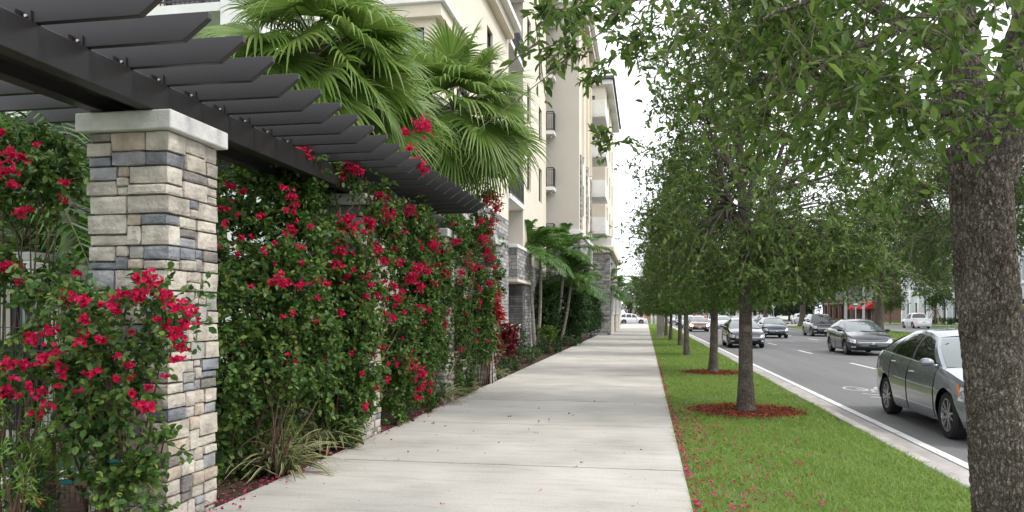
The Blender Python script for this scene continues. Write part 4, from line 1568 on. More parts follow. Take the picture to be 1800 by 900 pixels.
bougainvillea('bougainvillea trained on stakes before the fence and nearest pillar, thick with crimson flowers', gp(195, 905, -.02),
    [(120, 600, 5.35, 70, 75, .2), (205, 575, 5.25, 105, 75, .2), (285, 540, 5.25, 60, 45, .16), (175, 690, 5.3, 85, 80, .18), (245, 760, 5.3, 60, 90, .14), (5, 660, 5.4, 35, 30, .12),
     (165, 800, 5.35, 40, 80, .1), (95, 530, 5.5, 80, 40, .15), (225, 860, 5.3, 70, 50, .12)],
    [(120, 525, 5.05, 22), (150, 528, 5.05, 16), (240, 490, 5.0, 12), (268, 490, 5.0, 24), (215, 515, 5.0, 16), (245, 520, 5.0, 26), (290, 520, 5.0, 22), (310, 540, 5.0, 24),
     (340, 550, 5.05, 18), (325, 570, 5.05, 16), (308, 585, 5.0, 22), (315, 610, 5.05, 17), (314, 632, 5.05, 14), (290, 662, 5.05, 10), (262, 717, 5.0, 22), (245, 712, 5.0, 14),
     (150, 590, 5.05, 16), (95, 580, 5.1, 17), (60, 596, 5.1, 16), (80, 632, 5.1, 24), (100, 620, 5.1, 16), (145, 605, 5.0, 16), (70, 690, 5.1, 14), (15, 640, 5.2, 20), (10, 690, 5.2, 20),
     (50, 680, 5.15, 10), (80, 718, 5.1, 16), (65, 728, 5.1, 14), (155, 656, 5.05, 14), (100, 680, 5.1, 10), (140, 690, 5.05, 10), (225, 640, 5.0, 13), (170, 655, 5.0, 12), (180, 600, 5.0, 12),
     (200, 540, 5.0, 18), (150, 560, 5.05, 14), (110, 655, 5.05, 14), (40, 640, 5.2, 12), (135, 480, 5.6, 9), (35, 800, 5.2, 8), (70, 880, 5.2, 10)] + scat(22, 10, 300, 520, 700, 5.05, (4, 8), 16, .1), 71,
    stems=[[(180, 905, 5.4), (190, 760, 5.35), (200, 640, 5.3), (230, 560, 5.25)], [(195, 905, 5.4), (215, 780, 5.3), (180, 650, 5.3), (120, 560, 5.3)], [(190, 905, 5.4), (170, 800, 5.35), (150, 700, 5.35)]], dens=1.0, leafL=(.042, .07))
bougainvillea('bougainvillea with magenta flowers at upper left, climbing behind the fence', (*at(20, 551, 7)[:2], -.03),
    [(25, 255, 6.7, 65, 32, .2), (80, 275, 6.7, 42, 38, .2), (15, 330, 6.8, 45, 40, .2), (85, 330, 6.8, 35, 28, .15), (10, 470, 6.6, 40, 30, .15), (70, 495, 6.7, 60, 14, .12)],
    [(22, 272, 6.4, 18), (40, 278, 6.4, 14), (12, 300, 6.4, 22), (25, 325, 6.4, 14), (40, 372, 6.4, 16), (55, 368, 6.4, 10), (115, 322, 6.4, 10), (112, 350, 6.5, 8), (8, 470, 6.3, 20), (30, 470, 6.3, 14), (38, 495, 6.3, 9),
     (5, 235, 6.4, 14), (65, 255, 6.4, 8)], 72, dens=.9, group='bougainvillea on the pergola')
XM = -3.30
bougainvillea('tall leafy bougainvillea wall between the first two pillars, few flowers low down', (-3.95, 7.3, -.03),
    [(440, 700, 7.6, 95, 145, .5), (430, 560, 7.7, 90, 110, .5), (470, 490, 7.8, 95, 60, .4), (420, 440, 8.2, 80, 90, .4), (520, 560, 8.3, 60, 120, .5), (415, 800, 7.3, 50, 60, .3), (500, 700, 8.2, 75, 130, .5),
     (440, 350, 8.6, 75, 70, .4), (520, 420, 8.6, 60, 90, .4), (400, 640, 7.4, 40, 130, .4), (470, 800, 7.7, 70, 55, .3), (550, 640, 8.8, 40, 120, .4), (460, 330, 9.0, 90, 60, .3), (540, 480, 9.2, 60, 160, .3), (470, 620, 8.6, 100, 180, .3)],
    [(490, 492, 7.15, 16), (500, 500, 7.15, 14), (478, 498, 7.15, 10), (530, 500, 7.4, 12), (555, 495, 7.4, 12), (515, 550, 7.5, 8), (425, 418, 7.5, 9), (400, 325, 8.0, 10), (430, 340, 8.0, 10), (410, 360, 8.0, 8),
     (390, 370, 8.0, 8), (515, 345, 8.0, 16), (520, 360, 8.0, 12), (460, 380, 8.0, 10), (512, 405, 7.9, 16), (440, 505, 7.3, 9), (570, 630, 8.4, 9), (575, 500, 7.7, 12), (470, 440, 7.8, 8), (540, 460, 8, 10)] + scat(44, 385, 560, 320, 640, 7.5, (4, 8), 14, .35), 73, dens=1.25, xmax=XM, foot=.62)
bougainvillea('bougainvillea smothering the second pillar, red flowers and sprays up through the rafters', (-3.9, 9.1, -.03),
    [(650, 420, 9.6, 85, 65, .4), (620, 520, 9.3, 80, 100, .4), (690, 540, 9.8, 75, 110, .4), (590, 680, 9.3, 55, 90, .35), (720, 640, 10.4, 45, 90, .3), (740, 450, 10.3, 45, 80, .3), (625, 620, 9.4, 60, 110, .35),
     (700, 720, 10.2, 30, 40, .25), (560, 300, 9.2, 50, 35, .25), (650, 300, 9.6, 60, 40, .25), (700, 265, 9.9, 40, 40, .2), (730, 225, 10.0, 40, 22, .2), (530, 275, 8.6, 30, 35, .2), (610, 750, 9.3, 50, 25, .2), (705, 600, 10, 50, 80, .3), (720, 400, 10.8, 60, 70, .3), (740, 540, 11.2, 50, 130, .3), (612, 480, 9.2, 45, 80, .2), (612, 600, 9.2, 40, 90, .2), (622, 690, 9.3, 32, 50, .2), (745, 640, 11.3, 40, 70, .3), (640, 380, 10.4, 80, 70, .3)],
    [(528, 268, 8.3, 20), (540, 275, 8.3, 12), (745, 222, 9.8, 26), (712, 232, 9.7, 13), (720, 262, 9.7, 12), (735, 285, 9.7, 20), (745, 300, 9.7, 14), (615, 295, 9.2, 20), (632, 300, 9.2, 16), (600, 310, 9.2, 12),
     (665, 345, 9.2, 16), (675, 375, 9.2, 26), (650, 390, 9.2, 18), (610, 385, 9.0, 20), (620, 400, 9.0, 14), (720, 370, 9.8, 14), (700, 410, 9.6, 18), (660, 440, 9.1, 16), (600, 440, 8.9, 18), (590, 465, 8.9, 16),
     (735, 470, 9.9, 20), (725, 490, 9.9, 20), (740, 505, 9.9, 14), (700, 460, 9.6, 14), (760, 430, 10, 18), (770, 470, 10, 14), (720, 640, 10, 22), (735, 655, 10, 24), (712, 632, 9.9, 16), (740, 680, 10, 14),
     (640, 715, 9.0, 12), (600, 550, 8.9, 10), (690, 560, 9.5, 12), (735, 540, 9.8, 14), (650, 500, 9.1, 12), (670, 610, 9.4, 9), (700, 525, 9.5, 12), (565, 630, 8.9, 9), (580, 600, 8.9, 9), (735, 700, 10, 10)] + scat(24, 590, 760, 360, 560, 9.3, (6, 12), 4, .2) + scat(60, 570, 770, 340, 690, 9.2, (3.5, 8), 15, .3), 74,
    stems=[[(590, 740, 9.4), (545, 500, 9.2), (520, 400, 9.0), (545, 320, 9.1)], [(600, 740, 9.4), (560, 420, 9.2), (600, 385, 9.3), (640, 340, 9.4)], [(610, 740, 9.5), (600, 450, 9.5), (590, 330, 9.5)],
           [(640, 740, 9.7), (660, 450, 9.7), (640, 300, 9.7), (700, 250, 9.9)]], dens=1.35, xmax=XM, foot=.12)
bougainvillea('dark dense bougainvillea column on the last pergola pillar with a red flowering top', (-3.9, 13.0, -.03),
    [(800, 520, 13.4, 65, 90, .4), (840, 440, 13.6, 45, 60, .35), (860, 370, 13.7, 32, 40, .3), (815, 620, 13.6, 50, 75, .35), (770, 570, 12.8, 45, 110, .4), (790, 420, 13.2, 45, 40, .3), (845, 570, 13.9, 28, 70, .3), (760, 470, 12.6, 40, 60, .3), (790, 480, 14.6, 60, 110, .35), (790, 610, 14.6, 60, 80, .35), (735, 560, 12.4, 40, 110, .3), (762, 470, 13.0, 30, 60, .2), (762, 580, 13.0, 28, 70, .2), (845, 500, 15.2, 40, 120, .3)],
    [(868, 345, 13.4, 18), (872, 365, 13.4, 18), (855, 355, 13.4, 12), (865, 390, 13.4, 14), (850, 420, 13.4, 16), (820, 445, 13.2, 12), (800, 425, 13.0, 12), (780, 440, 12.7, 12), (835, 470, 13.3, 14), (860, 455, 13.5, 14), (862, 500, 13.6, 12),
     (780, 480, 12.7, 14), (765, 500, 12.6, 16), (755, 520, 12.5, 10), (866, 525, 13.6, 10), (845, 390, 13.3, 10), (810, 480, 13.0, 10), (752, 440, 12.6, 12)] + scat(34, 750, 870, 380, 620, 13.1, (3, 7), 9, .2), 75, dens=1.2, xmax=XM, foot=.12)
bougainvillea('thin bougainvillea strand with orange-tipped flowers below the white pillar cap', (-3.7, 16.9, -.03),
    [(862, 430, 16.6, 22, 45, .2), (866, 500, 16.8, 20, 40, .2), (852, 580, 16.4, 26, 40, .2)], [(858, 440, 16.2, 10), (868, 470, 16.3, 8), (862, 410, 16.3, 8)], 76, dens=1.2, xmax=XM)

# ================================================================== SHRUBS AND BED PLANTS
def shrub(label, px, py, D, rx, ry, rd, leaf, seed, L=(.03, .05), Wf=.55, dens=1.0, name='shrub', group=None, ntw=8, nlf=9, cat='shrub', up=.3, clr=(.09, .16), shape=4):
    r = np.random.default_rng(seed)
    c = at(px, py, D)
    t = thing(name, label, cat, (c[0], c[1], -.03), 0, group)
    R = np.array([rx * D / 1350, rd, ry * D / 1350])
    n = int(dens * 30 * (R[0] * R[2] + R[1] * R[2] + R[0] * R[1]) / .12 ** 0) + 10
    cs = []
    for _ in range(n):
        v = unit(r.normal(size=3)) * r.uniform(.35, 1) ** .5
        p = c + v * R * (1 + .12 * mn.noise(Vector(v * 3) + Vector((seed, 0, 0))))
        p[2] = max(p[2], .05)
        cs.append(p)
    cs = np.array(cs)
    fb = sprays(r, cs, r.uniform(*clr, n), c, ntw, nlf, L, Wf, shape, droop=.1, up=up, spread=.7, twr=.002, keep=lambda Q: Q[:, 2] > .0)
    np_obj('foliage', fb, [M[leaf], M['vine']], t)
    mb = MB()
    for k_ in range(7):
        e = cs[r.integers(n)]
        b = np.array([c[0], c[1], -.05]) + r.normal(size=3) * np.array([.06, .06, 0])
        mb.tube(bez(b, (b + e) / 2 + np.array([0, 0, .1]), e, 7), np.linspace(.014, .004, 7), 5)
    mb.build('stem', M['vine'], t, smooth=True)
    return t


def strap_plant(label, px, py, n, Lr, seed, group='striped strap-leaved clumps edging the sidewalk', Z=-.02, w=.016):
    r = np.random.default_rng(seed)
    c = gp(px, py, Z)
    t = thing('strap_leaf_plant', label, 'plant', c, 0, group)
    gv, gf, cv, cf = [], [], [], []
    for _ in range(n):
        az = r.uniform(0, 6.28)
        L = r.uniform(*Lr)
        el = r.uniform(.75, 1.45)
        b = c + np.array([r.normal() * .09, r.normal() * .09, 0])
        d = np.array([math.cos(az) * math.cos(el), math.sin(az) * math.cos(el), math.sin(el)])
        out = np.array([math.cos(az), math.sin(az), 0])
        s = np.array([-math.sin(az), math.cos(az), 0]) + r.normal(size=3) * .15
        tt = np.linspace(0, 1, 8)
        P = b + d * (L * tt)[:, None] + out * (.25 * L * tt ** 2)[:, None]
        P[:, 2] -= .62 * L * tt ** 2.1 * r.uniform(.7, 1.3)
        P[:, 2] = np.maximum(P[:, 2], .008)
        W = w * np.array([.8, 1, 1, 1, .95, .8, .55, .08])[:, None]
        up = np.array([0, 0, .35 * w])
        for V_, F_, a0, a1 in ((cv, cf, -1, -.45), (gv, gf, -.45, .45), (cv, cf, .45, 1)):
            o = len(V_)
            for i in range(8):
                V_.append(P[i] + s * W[i] * a0 + up * abs(a0))
                V_.append(P[i] + s * W[i] * a1 + up * abs(a1))
            F_ += [(o + 2 * i, o + 2 * i + 1, o + 2 * i + 3, o + 2 * i + 2) for i in range(7)]
    np_obj('leaf_tuft', [(np.array(gv), np.array(gf), 0), (np.array(cv), np.array(cf), 1)], [M['strap_green'], M['strap_cream']], t)
    return t


for i, (px, py, n, L, lab) in enumerate((
        (495, 830, 150, (.45, .8), 'striped strap-leaf clump at the foot of the leafy vine wall, nearest the camera'),
        (562, 790, 170, (.5, .88), 'tallest striped strap-leaf clump between the leafy vine wall and second pillar'),
        (768, 709, 150, (.45, .8), 'striped strap-leaf clump right after the second pillar'),
        (803, 692, 150, (.45, .8), 'striped strap-leaf clump before the last pergola pillar'),
        (872, 664, 90, (.35, .6), 'striped strap-leaf clump past the last pergola pillar beside the mulch'),
        (258, 915, 34, (.35, .62), 'sparse striped strap-leaf clump at the foot of the nearest pillar'),
        (30, 925, 40, (.4, .6), 'striped strap-leaf clump in the lower left corner'))):
    strap_plant(lab, px, py, n, L, 80 + i)

shrub('feathery green shrub behind the tallest striped clump', 490, 730, 7.6, 32, 60, .2, 'lime_leaf', 91, (.03, .05), .18, 1.2, up=.5)
shrub('pale green podocarpus-like shrub in the lower left corner', 22, 790, 5.0, 50, 75, .25, 'lime_leaf', 92, (.05, .08), .18, 1.3, up=.5)
shrub('dark rounded shrub at the lower left behind the pale one', 20, 850, 5.3, 70, 60, .25, 'hedge_leaf', 93, (.04, .07), .3, 1.2)
def ti(label, px, py, D, rx, ry, rd, leaf, seed, dens=1.0):
    shrub(label, px, py, D, rx, ry, rd, leaf, seed, (.13, .2), .36, dens, 'ti_plant', 'red-leaved ti plants in the bed', 5, 6, 'plant', .5, (.12, .2), 6)
ti('bright red ti plant sprouting beside the last pergola pillar', 858, 548, 17.6, 16, 24, .2, 'ti_bright', 94, 1.6)
ti('dark burgundy ti plant in the mulch bed, left of the trimmed green shrub', 860, 610, 18.2, 16, 26, .22, 'ti_leaf', 95, 1.6)
ti('burgundy ti plant in front of the dark stone recess', 892, 602, 24.5, 18, 28, .35, 'ti_leaf', 96, 1.3)
shrub('lime green fluffy shrub between the two burgundy ti plants', 868, 607, 21.5, 20, 26, .35, 'lime_leaf', 97, (.04, .06), .25, 1.5, up=.6)
shrub('square trimmed hedge below the stone bay', 908, 594, 28.5, 20, 24, .5, 'hedge_leaf', 98, (.04, .07), .5, 1.2)
HG = 'low groundcover mounds along the bed edge'
for i, (px, py, rx, ry, leaf, lab) in enumerate(((925, 625, 24, 11, 'hedge_leaf', 'low trimmed green mound at the mulch edge by the twin palm'), (885, 642, 28, 9, 'hedge_leaf', 'low green groundcover in front of the burgundy ti plant'),
        (965, 610, 26, 10, 'dark_leaf', 'dark groundcover at the foot of the bowed palm'), (1000, 600, 26, 8, 'dark_leaf', 'dark groundcover running on toward the stone edging'),
        (1045, 582, 12, 5, 'dark_leaf', 'small dark groundcover patch before the porticoes'))):
    D = 1350 * 1.6 / (py + ry - 551)
    shrub(lab, px, py, D, rx, ry, .9, leaf, 100 + i, (.05, .08), .55, 1.1, 'groundcover', HG, 7, 8, 'groundcover')
shrub('yellow-green shrub between the slender palm trunks', 962, 585, 36, 16, 14, .5, 'lime_leaf', 108, (.06, .09), .5, 1)
BG = 'big dark rounded shrubs before the building'
for i, (px, py, D, rx, ry, lab) in enumerate(((985, 545, 41.6, 42, 50, 'largest dark rounded shrub behind the bowed palm'), (955, 545, 39, 26, 45, 'dark rounded shrub behind the twin palm trunks'),
        (1013, 548, 45, 22, 40, 'dark rounded shrub right of the bowed palm'), (1040, 553, 52, 15, 32, 'dark shrub next to the portico plinths'))):
    shrub(lab, px, py, D, rx, ry, 1.2, 'dark_leaf', 110 + i, (.09, .15), .6, 1.1, 'shrub', BG, 8, 9, 'shrub', .2, (.25, .42))
for i, X in enumerate((-8.2, -10.5)):
    shrub(['leafy shrub in the courtyard left of the stone pillar', 'leafy shrub against the courtyard wall at the left edge'][i], *((125, 470, 11.5) if i == 0 else (20, 420, 12.5)), 40, 70, .6, 'hedge_leaf', 120 + i, (.06, .1), .5, .8)

# ================================================================== MULCH, GRASS, PETALS
def chips(name, pts, mat, seed, L=(.02, .06), z=0.0, h=.035):
    r = np.random.default_rng(seed)
    n = len(pts)
    P = np.column_stack([pts, z + r.uniform(0, h, n)])
    D_ = unit(np.column_stack([r.normal(size=(n, 2)), r.normal(size=n) * .3]))
    N_ = unit(r.normal(size=(n, 3)) * .5 + np.array([0, 0, 1.]))
    LL = r.uniform(*L, n)
    o = np_obj(name, [leaf_block(P, D_, N_, LL, LL * r.uniform(.2, .4, n), .3, 4)], M[mat], base=(float(pts[:, 0].mean()), float(pts[:, 1].mean()), z))
    return o


r = np.random.default_rng(7)
for i, (tr_, rad_, n) in enumerate(((oakA, .95, 5200), (oakB, .9, 3600))):
    a, q = r.uniform(0, 6.283, n), np.sqrt(r.uniform(0, 1, n)) * rad_ * r.uniform(.88, 1.05, n)
    c = tr_.location
    o = chips('mulch_ring', np.column_stack([c[0] + q * np.cos(a), c[1] + q * np.sin(a)]), 'chip', 130 + i, (.025, .07), -.012, .05)
    tag(o, ['red wood mulch ring around the scarred oak', 'red wood mulch ring around the second lawn oak'][i], 'mulch', 'red mulch rings around the oaks', 'stuff')
n = 15000
yy = 3.5 + 44 * r.uniform(0, 1, n) ** 1.7
pts = np.column_stack([-3.5 - r.uniform(0, 1, n) ** 1.3 * 1.3, yy])
tag(chips('mulch_chips', pts, 'chip_brown', 140, (.02, .06), -.02, .03), 'brown bark mulch covering the planting bed', 'mulch', kind='stuff')

# grass blades on the lawn strip, denser near the camera
X_, Y_, H_, W_ = [], [], [], []
for y0, y1, dn, hh, ww in ((2.2, 7, 4200, .055, .0055), (7, 12, 3000, .055, .0065), (12, 20, 1700, .055, .009), (20, 34, 900, .055, .013), (34, 60, 420, .06, .022), (60, 118, 160, .06, .04)):
    n = int(dn * (y1 - y0) * 2.5)
    x = r.uniform(.375, 2.935, n)
    y = r.uniform(y0, y1, n)
    ok = np.ones(n, bool)
    for tr_, rad_ in ((oakA, .86), (oakB, .82), (near, .25)):
        ok &= np.hypot(x - tr_.location[0], y - tr_.location[1]) > rad_ * r.uniform(.9, 1.05, n)
    pn = np.array([mn.noise((a_ * 1.6, b_ * .9, 3.0)) + .5 * mn.noise((a_ * 5, b_ * 4, 9.0)) for a_, b_ in zip(x, y)])
    ok &= (pn < .28) | (r.uniform(0, 1, n) < .55)
    x, y, pn = x[ok], y[ok], pn[ok]
    X_.append(x); Y_.append(y)
    H_.append(hh * r.uniform(.55, 1.25, len(x)) * (1 - .35 * np.clip(pn, -.6, .8))); W_.append(ww * r.uniform(.7, 1.3, len(x)))
X_, Y_, H_, W_ = map(np.concatenate, (X_, Y_, H_, W_))
n = len(X_)
a = r.uniform(0, 6.283, n)
ln_ = r.normal(size=(n, 2)) * 1.0
B = np.column_stack([X_, Y_, np.full(n, -.03)])
s = np.column_stack([np.cos(a), np.sin(a), np.zeros(n)]) * W_[:, None] * .5
tip = B + np.column_stack([ln_ * H_[:, None], H_])
mid = B + np.column_stack([ln_ * H_[:, None] * .35, H_ * .6])
V = np.stack([B - s, B + s, mid + s * .8, tip, mid - s * .8], 1).reshape(-1, 3)
k5 = (np.arange(n) * 5)[:, None]
def mixed(V, Fs, mat, name, base):
    me = bpy.data.meshes.new(name)
    LI = np.concatenate([f.ravel() for f in Fs])
    LT = np.concatenate([np.full(len(f), f.shape[1]) for f in Fs])
    V = V - np.array(base)
    me.vertices.add(len(V)); me.vertices.foreach_set('co', V.astype(np.float32).ravel())
    me.loops.add(len(LI)); me.loops.foreach_set('vertex_index', LI.astype(np.int32))
    me.polygons.add(len(LT)); me.polygons.foreach_set('loop_start', np.concatenate([[0], np.cumsum(LT)[:-1]]).astype(np.int32))
    me.materials.append(mat)
    me.update(calc_edges=True)
    return link(name, me, None, base)
o = mixed(V, [k5 + np.array([0, 1, 2, 4]), k5 + np.array([4, 2, 3])], M['grass'], 'grass', (1.65, 20, 0))
tag(o, 'short green lawn grass between the sidewalk and the kerb', 'grass', kind='stuff')
# verge and median grass, farther off
x = np.concatenate([r.uniform(15.4, 21.5, 22000), r.uniform(33.8, 37.4, 9000), r.uniform(39.7, 43.9, 9000)])
y = np.concatenate([r.uniform(30, 95.5, 22000), r.uniform(70, 170, 18000)])
n = len(x)
a = r.uniform(0, 6.283, n)
B = np.column_stack([x, y, np.full(n, .0)])
s = np.column_stack([np.cos(a), np.sin(a), np.zeros(n)]) * .05
tip = B + np.column_stack([r.normal(size=(n, 2)) * .04, r.uniform(.06, .12, n)])
V = np.stack([B - s, B + s, tip], 1).reshape(-1, 3)
o = mixed(V, [np.arange(3 * n).reshape(-1, 3)], M['grass'], 'verge_grass', (25, 80, 0))
tag(o, 'mown grass on the median and far verge across the road', 'grass', kind='stuff')

# fallen petals
pts = []
n = 520
yy = 3.0 + 24 * r.uniform(0, 1, n) ** 1.6
pts.append(np.column_stack([.395 + np.abs(r.normal(size=n)) * .03, yy, np.full(n, .004)]))
n = 520
yy = 4.2 + 9 * r.uniform(0, 1, n) ** 1.5
pts.append(np.column_stack([.42 + np.abs(r.normal(size=n)) * .55 * (1.4 - (yy - 4) / 14), yy, np.full(n, .022)]))
n = 230
yy = 5.5 + 10 * r.uniform(0, 1, n) ** 1.2
pts.append(np.column_stack([-3.5 + r.normal(size=n) * .09, yy, np.full(n, .012)]))
n = 46
pts.append(np.column_stack([-3.45 + r.uniform(0, 1, n) ** 2.6 * 3.6, r.uniform(5.2, 14, n), np.full(n, .006)]))
P = np.concatenate(pts)
ok = P[:, 0] < 2.85
P = P[ok]
n = len(P)
P[:, 2] += r.uniform(0, .012, n)
D_ = unit(np.column_stack([r.normal(size=(n, 2)), r.uniform(0, .5, n)]))
N_ = unit(r.normal(size=(n, 3)) * .5 + np.array([0, 0, 1.]))
LL = r.uniform(.022, .036, n)
P2 = P + r.normal(size=P.shape) * .006
P2[:, 2] = P[:, 2]
D2 = unit(np.column_stack([r.normal(size=(n, 2)), r.uniform(.2, .8, n)]))
o = np_obj('fallen_petals', [leaf_block(P, D_, N_, LL, LL * .8, .2, 6), leaf_block(P2, D2, N_, LL * .9, LL * .75, .2, 6)], M['petal'], base=(0, 8, 0))
tag(o, 'fallen crimson bougainvillea petals along the sidewalk edges and on the lawn', 'petals', kind='stuff')
# dry leaf bits on the sidewalk
n = 150
P = np.column_stack([r.uniform(-3.4, .3, n), 5 + 20 * r.uniform(0, 1, n) ** 1.4, np.full(n, .004)])
D_ = unit(np.column_stack([r.normal(size=(n, 2)), np.full(n, .1)]))
o = np_obj('leaf_litter', [leaf_block(P, D_, np.tile([0, 0, 1.], (n, 1)) + r.normal(size=(n, 3)) * .2, r.uniform(.015, .04, n), .012, .2, 4)], M['chip_brown'], base=(0, 8, 0))
tag(o, 'small dry leaf bits scattered over the concrete sidewalk', 'leaves', kind='stuff')

# ================================================================== FENCE, STAKES, POT
fe = thing('wire_fence', 'black wire mesh fence panel between the left edge and nearest pillar', 'fence', (-5.6, 5.75, 0))
m = MB()
zt_ = 1.86
for i in range(64):
    x = -4.23 - i * .052
    m.bar((x, 5.76, 0), (x, 5.76, zt_ + (.06 if i % 1 == 0 else 0)), .005)
for z in np.arange(.08, zt_ + .01, .2):
    m.bar((-7.5, 5.754, z), (-4.2, 5.754, z), .007)
m.build('mesh_panel', M['metal_dark'], fe)
for x in (-4.26, -6.5):
    MB().box(x - .03, x + .03, 5.78, 5.84, -.1, 1.95).build('post', M['metal_dark'], fe, bevel=.004)
for i, (px, d, top) in enumerate(((88, 5.45, 770), (180, 5.4, 700))):
    b = at(px, 905, d)
    b[2] = -.05
    MB().bar(b, (b[0], b[1], H + (551 - top) / 1350 * d), .055).build('timber_stake', M['wood'], base=tuple(b), bevel=.004)
    o = bpy.data.objects['timber_stake' + ('' if i == 0 else '.001')]
    tag(o, ['timber stake in front of the wire fence, left of the vine stems', 'timber stake among the vine stems before the stone pillar'][i], 'stake', 'stakes holding the bougainvillea')
o = MB().bar(at(84, 847, 5.36), at(184, 850, 5.31), .05, .03).build('timber_rail', M['wood'], base=tuple(at(84, 847, 5.36)), bevel=.004)
tag(o, 'short horizontal timber nailed across the two stakes', 'rail')
for i, (px, py, d) in enumerate(((80, 837, 5.33), (185, 742, 5.3), (200, 811, 5.3), (103, 728, 5.3), (116, 848, 5.28))):
    c = at(px, py, d)
    s = MB()
    s.bar(c + np.array([-.045, 0, 0]), c + np.array([.05, 0, .006]), .006, .022)
    o = s.build('plant_tie', M['tie'], base=tuple(c))
    tag(o, ['teal tie tape low on the left stake', 'upper teal tie tape near the pillar', 'lower teal tie tape near the pillar', 'teal tie tape high on the left vine', 'teal tie tape on the cross rail'][i], 'tie', 'teal ties on the vine')
pc = at(40, 640, 8.4)
pt_ = thing('planter', 'dark planter pot behind the wire fence under the gridded window', 'planter', (pc[0], pc[1], 0))
MB().lathe([(0, .35), (.17, .35), (.27, 1.2), (.29, 1.2), (.29, 1.26), (.25, 1.26), (.23, 1.15), (0, 1.15)], 20, (pc[0], pc[1], 0)).build('pot', M['black'], pt_, smooth=False)
MB().lathe([(0, -.06), (.2, -.06), (.2, .0), (.06, .02), (.06, .36), (0, .36)], 16, (pc[0], pc[1], 0)).build('stand', M['black'], pt_)
# small gate house with tiled eave and gridded window at the left
gh = thing('garden_pavilion', 'low white-eaved pavilion with gridded dark window behind the fence', 'pavilion', (-8.0, 9.5, 0))
p = [at(-120, 551, 9.0), at(95, 551, 9.0)]
x0, x1, yv = p[0][0], p[1][0], p[1][1]
w = MB()
facade(w, (x0, yv), (1, 0), x1 - x0, -.05, 2.05, [(.82, 1.25, .75, 1.9)], .08)
w.box(x1 - .02, x1 - .001, yv + .01, yv + 1.6, -.05, 2.05)
w.build('wall', M['stucco_grey_shade'], gh)
windows(gh, (x0, yv), (1, 0), [(.82, 1.25, .75, 1.9)], .08, nm=1, transom=True, glass='glass_light', fw=.07)
MB().box(x0 - .2, x1 - .1, yv - .22, yv + 1.9, 2.052, 2.2).build('eave', M['white'], gh, bevel=.02)
MB().box(x0 - .1, x1 - .2, yv - .12, yv + 1.8, 2.202, 2.32).build('roof', M['capstone'], gh, bevel=.03)

# ================================================================== VEHICLES
M['tyre'] = mk('tyre_rubber', (.014, .014, .015), .85)
M['rim'] = mk('alloy_rim', (.34, .35, .36), .32, metal=.85)
M['car_glass'] = mk('tinted_car_glass', (.012, .016, .016), .03, spec=.9)
M['windshield'] = mk('windshield_glass', (.06, .085, .08), .03, spec=1.0, coat=.6)
M['lamp_clear'] = mk('clear_headlamp', (.62, .64, .66), .12, (.22, .23, .25), 16, spec=.8, coat=.8, lo=.42, hi=.55)
M['lamp_amber'] = mk('amber_lamp', (.55, .16, .03), .2, spec=.7, coat=.6)
M['lamp_red'] = mk('red_tail_lamp', (.36, .012, .014), .2, spec=.7, coat=.7)
M['lamp_lit'] = mk('lit_headlamp', (.9, .75, .5), .3, emit=((1, .60, .22), 14))
M['brake_lit'] = mk('lit_brake_lamp', (.6, .03, .02), .3, emit=((1, .08, .05), 1.6))
M['chrome'] = mk('chrome', (.62, .63, .64), .15, metal=1)
M['grille'] = mk('black_grille', (.012, .012, .013), .45)
M['under'] = mk('underbody', (.008, .008, .009), .9)
M['plate'] = mk('number_plate', (.5, .5, .47), .5, (.3, .32, .34), 22)


def paint(name, col, rough=.28, metal=.55):
    return mk(name, col, rough, metal=metal, spec=.5, coat=.9)


PT_ = {'grey': paint('slate_grey_car_paint', (.19, .215, .24), .26, .3), 'darkgrey': paint('dark_grey_car_paint', (.035, .038, .045)), 'black': paint('black_car_paint', (.008, .009, .012), .25, .3),
       'navy': paint('navy_car_paint', (.012, .018, .035)), 'white': paint('white_car_paint', (.74, .75, .76), .3, 0), 'brown': paint('dark_brown_car_paint', (.11, .03, .014)),
       'silver': paint('silver_car_paint', (.38, .38, .40)), 'red': paint('red_car_paint', (.42, .02, .015), .3, 0), 'bluegrey': paint('blue_grey_car_paint', (.20, .25, .32))}

